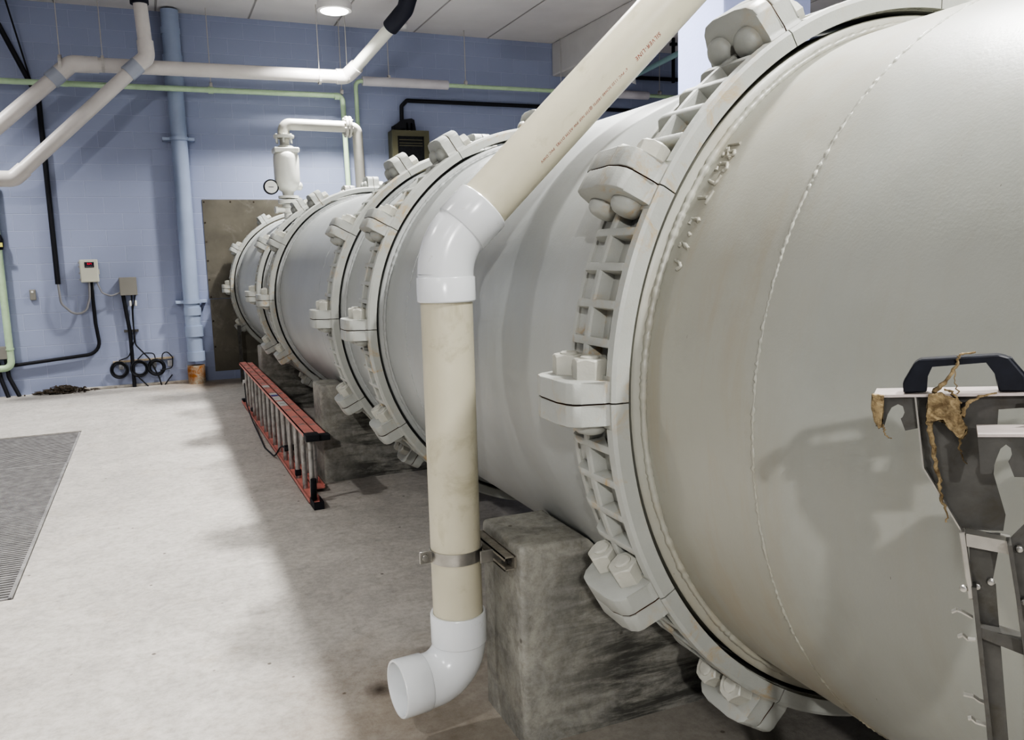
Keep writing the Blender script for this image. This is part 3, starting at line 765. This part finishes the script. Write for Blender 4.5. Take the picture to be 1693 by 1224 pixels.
strand(bm, [(.0112, 1.3692), (.0129, 1.3559), (.0156, 1.3461), (.0204, 1.3383)], .0016, .0004, -.007)
strand(bm, [(-.0155, 1.4154), (-.003, 1.4299), (.0049, 1.4449), (.0070, 1.4531), (.0084, 1.4590), (.0235, 1.4621)], .0026, .0008, -.004)
strand(bm, [(.0136, 1.3908), (.0175, 1.4056), (.0286, 1.4138), (.0452, 1.4187)], .0030, .0006, -.006)
strand(bm, [(.0090, 1.4150), (.0050, 1.4300), (.0060, 1.4450)], .0007, .0005, -.004)
strand(bm, [(.0110, 1.4050), (.0020, 1.4180), (-.0060, 1.4200)], .0018, .0008, -.006)
o = obj('dried_weed', bm, 'algae', smooth=True, auto=70); tag(o, 'brown dried water weed draped below the black handle', 'weed')
bm = B()
sheet(bm, [(-.0778, 1.4105), (-.0780, 1.3980), (-.0745, 1.3800), (-.0700, 1.3710), (-.0665, 1.3735), (-.0655, 1.3900), (-.0660, 1.4100)], -.006, .002)
strand(bm, [(-.0662, 1.3760), (-.0640, 1.3700), (-.0633, 1.3645), (-.0600, 1.3610), (-.0543, 1.3609)], .0012, .0004, -.006)
o = obj('dried_weed', bm, 'algae', smooth=True, auto=70); tag(o, 'small tuft of dried weed on the left tip of the rack plate', 'weed')

# ---------------------------------------------------------------- back wall: steel sheet
sh = thing('steel_sheet', 'brown weathered steel sheet bolted to the wall around the pipe end', 'sheet', (1.93, D, .12))
obj('panel', X(.695, 3.2, D - .012, D - .001, 1.10, 2.40), 'steel_sheet', sh)
obj('panel', X(.705, 3.2, D - .011, D - .001, .12, 1.09), 'steel_sheet', sh)
for x, z in [(.72, 2.37), (1.05, 2.37), (1.35, 2.37), (1.7, 2.37), (.715, 2.1), (.715, 1.85), (.715, 1.6), (.715, 1.35), (.72, 1.12), (.725, .8), (.725, .45)]:
    obj('bolt', L([(.012, 0), (.010, .006), (0, .008)], (x, D - .012, z), (0, -1, 0), 10), 'debris', sh)
obj('steel_post', X(.99, 1.03, 11.42, 11.46, 0, .75), 'steel_dirty')
tag(bpy.data.objects['steel_post'], 'thin grey steel post under the farthest coupling', 'post')

# ---------------------------------------------------------------- blue drain pipe on wall
bp = thing('blue_drain_pipe', 'thick blue painted vertical pipe running down the back wall', 'pipe', (.46, 11.68, 0))
yb = 11.69
obj('lower_pipe', T([(.462, yb, .30), (.47, yb, 3.90)], .098, 28), 'blue_pipe', bp, smooth=True)
obj('upper_pipe', T([(.47, yb, 3.95), (.47, yb - .02, ZC - .02)], .105, 28), 'blue_pipe', bp, smooth=True)
for z0, z1, r in ((4.05, 4.17, .118), (3.78, 3.90, .118), (4.42, 4.50, .116), (.62, .76, .112), (.90, 1.0, .108), (.30, .42, .112)):
    obj('collar', L([(.09, z0), (r, z0), (r, z1), (.09, z1)], (.468, yb, 0), (0, 0, 1), 28), 'blue_pipe', bp, smooth=True)
obj('sleeve', L([(.105, 0), (.11, .0), (.11, .24), (.098, .24)], (.458, yb, 0), (0, 0, 1), 28), 'rusty', bp, smooth=True)
for z in (3.147, 1.075):
    obj('bracket', X(.27, .655, yb - .02, D - .06, z - .02, z + .02, bev=.004), 'blue_pipe', bp)
    obj('bracket_band', L([(.10, z - .022), (.112, z - .022), (.112, z + .022), (.10, z + .022)], (.466, yb, 0), (0, 0, 1), 28, closed=True), 'blue_pipe', bp, smooth=True)
    for x in (.29, .635): obj('bracket_foot', X(x - .018, x + .018, D - .07, D - .001, z - .018, z + .018), 'blue_pipe', bp)

# ---------------------------------------------------------------- hanging white drain lines
def hanger(x, y, z0, z1, rr=0, name='hanger_rod', label='', ring=True):
    t = thing(name, label, 'hanger', (x, y, z0), 'thin hanger rods from the ceiling')
    obj('rod', T([(x, y, z0 + rr), (x, y, z1)], .006, 6), 'wire', t)
    if ring: obj('clevis', L([(rr, -.016), (rr + .006, -.016), (rr + .006, .016), (rr, .016)], (x, y, z0), (1, 0, 0), 20, closed=True), 'wire', t)
yw = 10.95
r_w = .082
wp = thing('white_drain_line', 'long pale horizontal pipe hung below ceiling along back wall', 'pipe', (.9, yw, 3.85))
main = [(-.62, yw, 3.845), (2.40, yw, 3.875)]
obj('main_pipe', T(main, r_w, 22), 'pvc_far', wp, smooth=True)
obj('elbow', T([(-.50, yw, 3.846), (-.64, yw, 3.845), (-.80, yw, 3.70)], .094, 22, .12), 'pvc_far', wp, smooth=True)
obj('branch_pipe', T([(-.78, yw, 3.715), (-1.9, yw, 2.70)], r_w, 22), 'pvc_far', wp, smooth=True)
obj('collar', T([(-.76, yw, 3.735), (-.86, yw, 3.645)], .096, 22), 'shade_grey', wp, smooth=True)  # band standing in for the shaded upper end of the branch pipe
obj('coupling_band', T([(-.50, yw, 3.846), (-.36, yw, 3.848)], .092, 22), 'pvc_far', wp, smooth=True)
obj('end_elbow', T([(2.36, yw, 3.875), (2.49, yw, 3.88), (2.60, 10.80, 3.985)], .094, 22, .10), 'pvc_far', wp, smooth=True)
up = thing('rising_pipe', 'white pipe rising from the hung line to the ceiling with black insulation', 'pipe', (2.7, 10.6, 3.9))
obj('white_pipe', T([(2.57, 10.84, 3.955), (2.925, 10.2, 4.366)], .075, 22), 'valve', up, smooth=True)
obj('insulation', T([(2.90, 10.25, 4.34), (3.02, 10.0, 4.49), (3.05, 9.75, 4.72)], .10, 22, .15), 'insul', up, smooth=True)
up2 = thing('ceiling_down_pipe', 'white pipe dropping from ceiling then running down left in front of wall', 'pipe', (-.5, 10.85, 2.5))
y2 = 10.745
obj('drop_pipe', T([(.13, y2, 4.55), (.155, y2, 3.98)], .077, 22), 'pvc_far', up2, smooth=True)
obj('insulation', T([(.125, y2, 4.50), (.12, y2, 4.72)], .10, 22), 'insul', up2, smooth=True)
obj('elbow', T([(.15, y2, 4.10), (.157, y2, 3.92), (.02, y2, 3.80)], .090, 22, .10), 'pvc_far', up2, smooth=True)
obj('collar', T([(.06, y2, 3.835), (-.06, y2, 3.725)], .094, 22), 'shade_grey', up2, smooth=True)  # shaded stretch of the sloping pipe, drawn as a blue-grey band
obj('sloping_pipe', T([(.04, y2, 3.815), (-1.27, y2, 2.57)], .077, 22), 'pvc_far', up2, smooth=True)
obj('lower_elbow', T([(-1.18, y2, 2.655), (-1.30, y2, 2.545), (-1.46, y2, 2.545)], .088, 22, .12), 'pvc_far', up2, smooth=True)
obj('end_pipe', T([(-1.42, y2, 2.545), (-2.2, y2, 2.545)], .077, 22), 'pvc_far', up2, smooth=True)
for x, lab in ((-.31, 'thin hanger rod holding the pale pipe left of the dropping pipe'), (2.15, 'thin hanger rod by the ceiling lamp holding the pale pipe')):
    hanger(x, yw, 3.86, ZC, .088, label=lab)
hanger(2.50, 10.93, 3.90, ZC, .10, label='hanger rod at the elbow of the rising white pipe')
hanger(-.745, yw, 3.83, ZC, .10, label='hanger rod at the left elbow of the pale pipe')

# green lines
yg = 11.53
def gs(x, z): return (x * .9925, yg, 1.58 + (z - 1.58) * .9925)
g1 = thing('green_pipe', 'green pipe along the back wall turning down behind the air valve pipe', 'pipe', (.6, yg, 3.78))
obj('pipe_run', T([gs(-2.6, 3.74), gs(2.575, 3.765), gs(2.60, 2.13)], .034, 14, .07), 'green', g1, smooth=True)
for x in (-.765, .89, 2.5): obj('fitting', T([gs(x - .03, 3.757), gs(x + .03, 3.757)], .045, 14), 'green', g1, smooth=True)
g2 = thing('green_pipe', 'green pipe partly wrapped in pale insulation, right of the air valve', 'pipe', (5.5, yg, 3.98))
obj('pipe_run', T([gs(2.77, 1.97), gs(2.765, 3.975), gs(9.5, 4.01)], .028, 14, .08), 'green', g2, smooth=True)
obj('insulation', T([gs(2.86, 3.976), gs(4.09, 3.985)], .062, 18), 'insul_grey', g2, smooth=True)
obj('insulation', T([gs(6.2, 3.993), gs(7.42, 4.0)], .062, 18), 'insul_grey', g2, smooth=True)
for x, z, lab in ((.89, 3.80, 'thin rod over the green pipe right of the blue pipe'), (2.55, 3.80, 'thin rod over the bend of the green pipe'), (3.21, 4.02, 'thin rod over the left end of pale insulation'), (4.33, 4.01, 'thin rod over the green pipe right of the pale insulation'), (5.85, 4.02, 'thin rod in front of the ceiling beam end'), (7.58, 4.03, 'thin rod over the green pipe seen right of the diagonal pipe')):
    hanger(x, yg, z, ZC, .03, label=lab)
g3 = thing('green_riser_pipe', 'pale green pipe at left picture edge with elbow near the floor', 'pipe', (-1.66, 11.74, .3))
obj('pipe_run', T([(-1.665, 11.76, 2.6), (-1.655, 11.76, .36), (-2.5, 11.76, .335)], .042, 16, .08), 'green', g3, smooth=True)
obj('valve_body', L([(.03, 1.79), (.06, 1.80), (.068, 1.86), (.068, 1.92), (.05, 1.97), (.03, 2.0)], (-1.665, 11.76, 0), (0, 0, 1), 16), 'black', g3, smooth=True)
obj('tag', X(-1.66, -1.60, 11.685, 11.69, 1.83, 1.88), 'yellow', g3)
obj('fitting', L([(.03, .58), (.05, .58), (.05, .60), (.03, .60)], (-1.656, 11.76, 0), (0, 0, 1), 16), 'green', g3, smooth=True)

# black conduits
def conduit(path, r, label, f=.12, m='black', name='black_conduit', cat='conduit', n=10):
    return tag(obj(name, T(path, r, n, f), m, smooth=True), label, cat)
cA = conduit([(-1.9, 11.4, 4.72), (-1.40, 11.6, 4.40), (-1.075, 11.80, 3.60), (-1.066, 11.80, 1.36)], .030, 'long black conduit slanting then dropping down wall left of cream box', .1)
conduit([(-1.30, 11.5, 4.72), (-1.12, 11.78, 3.72)], .010, 'thin dark rod meeting the bend of the long black conduit')
conduit([(-1.066, 11.79, 1.37), (-1.05, 11.76, 1.12), (-.92, 11.74, .98), (-.78, 11.74, 1.00), (-.725, 11.76, 1.18), (-.715, 11.77, 1.375)], .014, 'grey flexible cable looping from the conduit to the cream box', .12, 'cable_grey', 'flexible_cable', 'cable')
conduit([(-.695, 11.79, 1.375), (-.69, 11.79, .86), (-.655, 11.80, .47), (-1.62, 11.80, .385), (-2.2, 11.80, .36)], .022, 'black conduit from the cream box bending left along the wall base', .16)
conduit([(-.345, 11.79, 1.20), (-.30, 11.79, .7), (-.305, 11.79, .0)], .024, 'thick black conduit from grey box down to the floor', .2)
conduit([(-.63, 11.77, 1.375), (-.58, 11.76, 1.23), (-.48, 11.75, 1.19), (-.36, 11.77, 1.235)], .010, 'thin grey cable between the cream box and the grey box', .07, 'cable_grey', 'flexible_cable', 'cable')
conduit([(-.245, 11.78, 1.20), (-.255, 11.77, .85), (-.25, 11.76, .55), (-.10, 11.75, .36), (.0, 11.76, .10), (.02, 11.78, .0)], .009, 'thin black cable from grey box curving right past the coils', .1, 'black', 'cable', 'cable')
conduit([(-.20, 11.78, 1.20), (-.245, 11.76, 1.0), (-.26, 11.76, .60), (-.34, 11.75, .40), (-.46, 11.74, .36)], .008, 'thin black cable from grey box to the left coil', .08, 'black', 'cable', 'cable')
conduit([(-.24, 11.75, .36), (-.16, 11.74, .44), (-.04, 11.74, .43), (-.03, 11.74, .36)], .007, 'black cable arching between the middle and right coils', .05, 'black', 'cable', 'cable')
conduit([(.05, 11.75, .34), (.06, 11.74, .42), (.12, 11.74, .44), (.18, 11.75, .36), (.17, 11.75, .22), (.02, 11.74, .20)], .007, 'black cable looping at the right end of the wooden board', .05, 'black', 'cable', 'cable')
conduit([(-.14, 11.76, .0), (-.24, 11.75, .12), (-.26, 11.74, .16)], .008, 'short black cable rising from the floor to the middle coil', .05, 'black', 'cable', 'cable')
conduit([(.06, 11.77, .0), (.12, 11.76, .08), (.16, 11.75, .13)], .008, 'short black cable rising from the floor below the right coil', .05, 'black', 'cable', 'cable')
conduit([(-1.71, 11.78, .46), (-1.70, 11.78, .25), (-1.60, 11.74, .0)], .024, 'black hose dropping to floor below small box at left edge', .2)
conduit([(-1.80, 11.78, .46), (-1.79, 11.78, .25), (-1.72, 11.74, .0)], .024, 'leftmost black hose dropping to the floor at the left edge', .2)
conduit([(3.44, 11.80, 3.33), (3.45, 11.80, 3.70), (3.53, 11.80, 3.78), (9.4, 11.80, 3.80)], .028, 'black conduit running right along the wall from the olive box', .03)
conduit([(6.4, 11.79, 4.29), (9.4, 11.79, 4.33)], .03, 'upper black conduit on wall seen right of the diagonal pipe', .03)
tt = thing('strut_hanger', 'black vertical strut hanging from ceiling beside the pale blue column', 'hanger', (7.48, 11.0, 4.1))
obj('strut', X(7.46, 7.495, 10.98, 11.02, 4.08, ZC), 'black', tt); obj('strut_foot', X(7.43, 7.53, 10.97, 11.03, 4.62, 4.66), 'black', tt)
conduit([(6.745, 10.9, 4.125), (6.2, 8.6, 4.01)], .035, 'blue green pipe slanting beside the pale blue column', .1, 'green_blue', 'green_pipe', 'pipe', 14)
lf = thing('small_spotlight', 'small white bell shaped lamp at the end of the blue green pipe', 'lamp', (6.72, 10.95, 4.06))
obj('shade', L([(.03, .10), (.05, .08), (.10, 0), (.09, 0), (.04, .07)], (6.70, 10.97, 4.05), (.3, -.3, .9), 18), 'lamp_body', lf, smooth=True)

# olive recorder box
ob = thing('recorder_box', 'olive metal box with dark glass door high on back wall', 'box', (3.51, D, 2.9))
obj('case', X(3.245, 3.79, D - .20, D, 2.75, 3.345, bev=.012), 'olive', ob)
obj('door_frame', (lambda b: (box(b, 3.25, 3.785, D - .225, D - .20, 2.75, 2.83), box(b, 3.25, 3.785, D - .225, D - .20, 3.265, 3.345), box(b, 3.25, 3.325, D - .225, D - .20, 2.83, 3.265), box(b, 3.71, 3.785, D - .225, D - .20, 2.83, 3.265), b)[4])(B()), 'olive', ob)
obj('window', X(3.325, 3.71, D - .207, D - .203, 2.83, 3.265), 'glassdark', ob)
bm = B(); 
for z in (3.21, 3.165, 3.13): box(bm, 3.35, 3.69, D - .210, D - .207, z, z + .012)
obj('chart_bars', bm, 'olive', ob)
bm = B(); prism(bm, [(3.29, 3.345), (3.29, 3.41), (3.37, 3.455), (3.42, 3.50), (3.56, 3.52), (3.60, 3.50), (3.62, 3.345), (3.57, 3.345), (3.565, 3.46), (3.545, 3.46), (3.54, 3.37), (3.51, 3.37), (3.50, 3.46), (3.485, 3.46), (3.48, 3.37), (3.40, 3.37), (3.37, 3.345)], lambda p, t: Vector((p[0], t, p[1])), D - .15, D - .05)
obj('bracket', bm, 'black', ob)

# cream control box
cb = thing('control_box', 'cream control box with small dark display on the blue wall', 'box', (-.705, D, 1.37))
obj('case', X(-.800, -.605, D - .085, D, 1.38, 1.645, bev=.012), 'box_cream', cb)
ldd = obj('lid', X(-.808, -.597, D - .115, D - .085, 1.372, 1.655, bev=.014), 'box_cream', cb)
ds = obj('display', X(-.748, -.642, D - .119, D - .114, 1.556, 1.622), 'screen', cb)
bm = B()
def seg7(bm, ch, x, z, w, h, y):
    S = {'1': 'bc', '2': 'abged', '4': 'fgbc', '7': 'abc', '0': 'abcdef', '3': 'abgcd'}[ch]
    t = w * .2
    R_ = dict(a=(0, w, h - t, h), d=(0, w, 0, t), g=(0, w, h / 2 - t / 2, h / 2 + t / 2), f=(0, t, h / 2, h), e=(0, t, 0, h / 2), b=(w - t, w, h / 2, h), c=(w - t, w, 0, h / 2))
    for s in S: q = R_[s]; box(bm, x + q[0], x + q[1], y - .001, y, z + q[2], z + q[3])
for k, ch in enumerate('024'): seg7(bm, ch, -.716 + .018 * k, 1.592, .011, .020, D - .119)
obj('digits', bm, 'led', cb)
bm = B()
for k in range(5): box(bm, -.735 + k * .017, -.725 + k * .017, D - .121, D - .118, 1.565, 1.572)
obj('keys', bm, 'cable_grey', cb)
bm = B()
for z in (1.41, 1.49, 1.57, 1.62): box(bm, -.822, -.806, D - .11, D - .08, z - .012, z + .008)
obj('hinges', bm, 'cable_grey', cb)
obj('latch', X(-.599, -.588, D - .11, D - .08, 1.47, 1.53), 'box_cream', cb)
obj('gland', L([(.02, 1.27), (.022, 1.29), (.022, 1.33), (.018, 1.375)], (-.690, D - .05, 0), (0, 0, 1), 12), 'white_plastic', cb)

gb = thing('junction_box', 'grey steel junction box on wall right of the cream control box', 'box', (-.27, D, 1.19))
obj('case', X(-.372, -.175, D - .10, D, 1.195, 1.415, bev=.010), 'box_grey', gb)
obj('lid', X(-.376, -.171, D - .112, D - .10, 1.19, 1.42, bev=.006), 'box_grey', gb)
for x in (-.265, -.205): obj('gland', L([(.013, 1.05), (.016, 1.06), (.016, 1.11), (.01, 1.12)], (x, 11.78, 0), (0, 0, 1), 12), 'white_plastic', gb)
obj('clamp_strip', X(-.37, -.20, D - .045, D, .715, .745), 'steel_dirty', gb)
tag(bpy.data.objects['clamp_strip'], 'short', 'x'); 
o = bpy.data.objects['clamp_strip']; del o['label']; del o['category']
swp = thing('switch_plate', 'small grey switch plate on wall left of the cream box', 'switch', (-1.355, D, 1.18))
obj('plate', X(-1.388, -1.322, D - .035, D, 1.175, 1.305, bev=.006), 'box_grey', swp)
obj('toggle', X(-1.370, -1.345, D - .040, D - .034, 1.265, 1.290), 'white_plastic', swp)
lb = thing('junction_box', 'small grey junction box at left picture edge near floor', 'box', (-1.74, D, .46))
obj('case', X(-1.83, -1.685, D - .11, D, .475, .625, bev=.012), 'box_grey', lb)
obj('lid', X(-1.833, -1.682, D - .12, D - .11, .472, .628, bev=.006), 'box_grey', lb)
bd = thing('wooden_board', 'thin wooden board on wall carrying three black cable coils', 'board', (-.17, D, .33))
bm = B(); prism(bm, [(-.535, .322), (.195, .337), (.195, .362), (-.535, .347)], lambda p, t: Vector((p[0], t, p[1])), D - .03, D)
obj('plank', bm, 'wood', bd)
for x in (-.44, -.05, .145): obj('socket', X(x - .03, x + .03, D - .035, D, .235, .315, bev=.004), 'cable_grey', bd)
for x, lab in ((-.463, 'left one of three black cable coils on the board'), (-.227, 'middle one of three black cable coils on the board'), (-.022, 'right one of three black cable coils on the board')):
    bm = B(); random.seed(int(abs(x) * 1000))
    for k in range(4):
        R_ = .078 + k * .008; dy = random.uniform(-.012, .012)
        tube(bm, [(x + R_ * cos(t * pi / 16), 11.775 + dy + .006 * sin(t * pi / 8 + k), .238 + (R_ * 1.02) * sin(t * pi / 16)) for t in range(33)], .011, 7)
    tag(obj('cable_coil', bm, 'black', smooth=True), lab, 'cable coil', 'black cable coils hanging on the board')
# debris heap
random.seed(3); bm = B()
for k in range(150):
    t = random.gauss(0, .5); x = -1.10 + t * .30; h = max(0, .085 * math.exp(-t * t * 1.3)); y = 11.72 + random.uniform(-.10, .09)
    z = random.uniform(0, h) + .004; a_ = random.uniform(0, pi); ln = random.uniform(.02, .07)
    d = Vector((cos(a_), sin(a_) * .5, random.uniform(-.3, .3))) * ln
    p = Vector((x, y, max(z, .004)))
    tube(bm, [p - d, p + Vector((0, 0, random.uniform(0, .015))), p + d], [.004, random.uniform(.006, .014), .003], 5)
for v in bm.verts:
    v.co.z = max(v.co.z, .001); v.co.y = min(v.co.y, D - .003)
tag(obj('debris_heap', bm, 'debris', smooth=True), 'heap of dark dried debris at the foot of the back wall', 'debris', kind='stuff')

# ---------------------------------------------------------------- air valve on the far pipe section
yv, xv = 10.3, 1.575
ztop = PZ + math.sqrt(PR * PR - (PX - xv) ** 2)
av = thing('air_valve', 'cream air release valve with pressure gauge standing on far pipe', 'valve', (xv, yv, ztop))
obj('nozzle', L([(.07, ztop - .06), (.07, 2.20), (.085, 2.20), (.085, 2.235)], (xv + .01, yv, 0), (0, 0, 1), 20), 'valve', av, smooth=True)
obj('gate_body', L([(.05, 2.12), (.085, 2.14), (.085, 2.19), (.05, 2.22)], (xv + .01, yv, 0), (0, 0, 1), 20), 'valve', av, smooth=True)
obj('handle', T([(xv - .02, yv - .02, 2.17), (xv - .17, yv - .06, 2.17)], .030, 12), 'valve', av, smooth=True)
obj('handle_cap', L([(0, 0), (.04, 0), (.04, .03), (0, .03)], (xv - .14, yv - .05, 2.17), (-1, -.2, 0), 12), 'valve', av, smooth=True)
obj('lower_flange', L([(.04, 2.245), (.125, 2.245), (.13, 2.255), (.13, 2.29), (.04, 2.29), (.04, 2.305), (.115, 2.305), (.12, 2.31), (.12, 2.335), (.06, 2.345)], (xv + .005, yv, 0), (0, 0, 1), 28), 'valve', av, smooth=True)
obj('body', L([(.06, 2.34), (.07, 2.385), (.11, 2.41), (.135, 2.45), (.146, 2.50), (.148, 2.60), (.148, 2.76), (.142, 2.81), (.12, 2.84)], (xv, yv, 0), (0, 0, 1), 32), 'valve', av, smooth=True, auto=60)
obj('side_port', L([(.045, 0), (.05, .05), (.03, .07), (0, .075)], (xv + .10, yv, 2.45), (1, 0, 0), 16), 'valve', av, smooth=True)
obj('cap', X(xv - .145, xv + .145, yv - .12, yv + .12, 2.83, 2.89, bev=.015), 'valve', av)
obj('cap_neck', L([(.075, 2.88), (.10, 2.90), (.07, 2.92)], (xv, yv, 0), (0, 0, 1), 20), 'valve', av, smooth=True)
obj('neck', L([(.055, 2.89), (.055, 3.02)], (xv - .005, yv, 0), (0, 0, 1), 16), 'grey_pipe', av, smooth=True)
bm = B()
for k in range(6): box(bm, xv + .01, xv + .03, yv - .1445, yv - .142, 2.58 + k * .03, 2.588 + k * .03)
obj('cast_marks', bm, 'cable_grey', av)
gg = obj('gauge', L([(0, 0), (.085, 0), (.088, .01), (.088, .035), (.075, .042), (.072, .036)], (1.375, yv - .02, 2.435), (0.05, -1, .03), 30), 'black', av, smooth=True)
dial = obj('dial', L([(0, .0355), (.073, .0355), (.073, .037), (0, .037)], (1.375, yv - .02, 2.435), (0.05, -1, .03), 30), 'white_plastic', av)
nd = obj('needle', X(1.345, 1.405, yv - .060, yv - .058, 2.432, 2.438), 'black', av)
obj('gauge_stem', T([(1.44, yv, 2.435), (1.50, yv, 2.445)], .016, 10), 'black', av, smooth=True)
vp = thing('vent_pipe', 'grey pipe arching right from top of air valve then down', 'pipe', (2.0, yv, 2.9))
obj('pipe_run', T([(xv - .01, yv, 2.99), (xv - .01, yv, 3.165), (2.33, yv + .05, 3.165)], .067, 22, .15, 8), 'grey_pipe', vp, smooth=True)
obj('drop_pipe', T([(2.33, yv + .05, 3.165), (2.455, yv + .06, 3.155), (2.475, yv + .06, 1.955)], .062, 22, .14, 8), 'grey_pipe', vp, smooth=True)
obj('flange', L([(.06, 0), (.115, 0), (.12, .01), (.12, .035), (.06, .035)], (xv - .01, yv, 3.00), (0, 0, 1), 28), 'valve', vp, smooth=True)
obj('flange', L([(.06, 0), (.125, 0), (.125, .028), (.06, .028)], (2.305, yv + .05, 3.165), (1, 0, 0), 28), 'grey_pipe', vp, smooth=True)
obj('flange', L([(.06, 0), (.125, 0), (.125, .028), (.06, .028)], (2.343, yv + .05, 3.165), (1, 0, 0), 28), 'grey_pipe', vp, smooth=True)
for k in range(6):
    t = k * pi / 3 + .3
    obj('flange_bolt', T([(xv - .01 + .095 * cos(t), yv + .095 * sin(t), 2.945), (xv - .01 + .095 * cos(t), yv + .095 * sin(t), 3.05)], .012, 8), 'valve', vp)
    obj('flange_bolt', T([(2.285, yv + .05 + .10 * cos(t), 3.165 + .10 * sin(t)), (2.39, yv + .05 + .10 * cos(t), 3.165 + .10 * sin(t))], .011, 8), 'grey_pipe', vp)
tag(obj('ceiling_sprinkler', L([(0, 0), (.05, .01), (.06, .05), (.03, .09)], (3.40, 11.4, ZC - .09), (0, 0, 1), 16), 'lamp_body', smooth=True), 'small white button on ceiling beside the black pipe insulation', 'sprinkler')

# ---------------------------------------------------------------- lamps
def add_light(x, y, z, power, size=.26, col=(1, .99, .98)):
    ld_ = bpy.data.lights.new('lamp_light', 'AREA'); ld_.shape = 'DISK'; ld_.size = size; ld_.energy = power; ld_.color = col; ld_.spread = rad(126)
    o = bpy.data.objects.new('lamp_light', ld_); COL.objects.link(o); o.location = (x, y, z)
    return o
k = 0
for x, y, p in ((2.22, 10.2, 190), (2.25, 7.65, 120), (2.25, 5.1, 150), (2.25, 2.55, 120), (2.25, 0.0, 150), (2.25, -3.2, 130), (-2.6, 10.2, 110), (-2.6, 4.4, 100), (-2.6, -.6, 110), (-2.6, -5.0, 120), (7.2, 5.1, 110), (7.2, 0, 110)):  # in-between lamps of the overhead row added to straighten the floor shadow
    lab = 'round white ceiling lamp glowing above the air valve' if k == 0 else 'round ceiling lamp out of frame, number'
    k += 1
    t = thing('ceiling_lamp', lab if k == 1 else 'round white ceiling lamp beyond the edge of the picture', 'lamp', (x, y, 4.45), 'round ceiling lamps')
    obj('housing', L([(.10, ZC - 4.45 + 4.45), (.11, 4.60), (.19, 4.56), (.205, 4.50), (.20, 4.46), (.165, 4.455)], (x, y, 0), (0, 0, 1), 36), 'lamp_body', t, smooth=True)
    obj('lens', L([(0, 4.432), (.12, 4.436), (.155, 4.447), (.165, 4.458), (0, 4.46)], (x, y, 0), (0, 0, 1), 36), 'lamp_lens', t, smooth=True)
    add_light(x, y, 4.42, p)

fl = thing('added_flood', 'added unseen floodlight on the left side behind the viewer', 'lamp', (-3.0, -6.3, 4.4))  # extra light out of view, added to cast the rack shadow
obj('stem', T([(-3.0, -6.3, 4.5), (-3.0, -6.3, ZC)], .03, 12), 'lamp_body', fl, smooth=True)
obj('lens', L([(0, 0), (.14, 0), (.14, .006), (0, .006)], (-2.97, -6.26, 4.46), (.45, .74, -.50), 24), 'lamp_lens', fl)
obj('housing', L([(0, -.12), (.13, -.12), (.16, -.01), (.15, 0), (0, -.002)], (-2.97, -6.26, 4.46), (.45, .74, -.50), 24), 'lamp_body', fl, smooth=True)
o = add_light(-2.92, -6.18, 4.40, 170, .20); o.data.spread = rad(120)
o.rotation_euler = (Vector((1.0, 1.6, 1.1)) - o.location).to_track_quat('-Z', 'Y').to_euler()
# ---------------------------------------------------------------- world, camera, colour
w = bpy.data.worlds.new('World'); bpy.context.scene.world = w; w.use_nodes = True
w.node_tree.nodes['Background'].inputs[0].default_value = (.8, .88, 1, 1); w.node_tree.nodes['Background'].inputs[1].default_value = .0
cam = bpy.data.cameras.new('camera'); co = bpy.data.objects.new('camera', cam); COL.objects.link(co)
yaw, pitch, roll = rad(23.141), rad(7.913), rad(-1.536)
fwd = Vector((sin(yaw) * cos(pitch), cos(yaw) * cos(pitch), -sin(pitch)))
right = Vector((cos(yaw), -sin(yaw), 0)); upv = right.cross(fwd)
r_ = right * cos(roll) + upv * sin(roll); u_ = -right * sin(roll) + upv * cos(roll)
R3 = Matrix((r_, u_, -fwd)).transposed().to_4x4(); R3.translation = Vector((0, 0, 1.58))
co.matrix_world = R3
cam.sensor_width = 36; cam.lens = 1377 / 1693 * 36; cam.clip_start = .05; cam.clip_end = 60
sc = bpy.context.scene; sc.camera = co
sc.view_settings.view_transform = 'AgX'
try: sc.view_settings.look = 'AgX - High Contrast'
except Exception: pass
sc.view_settings.exposure = EXPO
sc.cycles.max_bounces = 8; sc.cycles.diffuse_bounces = 5
sc.cycles.use_denoising = True
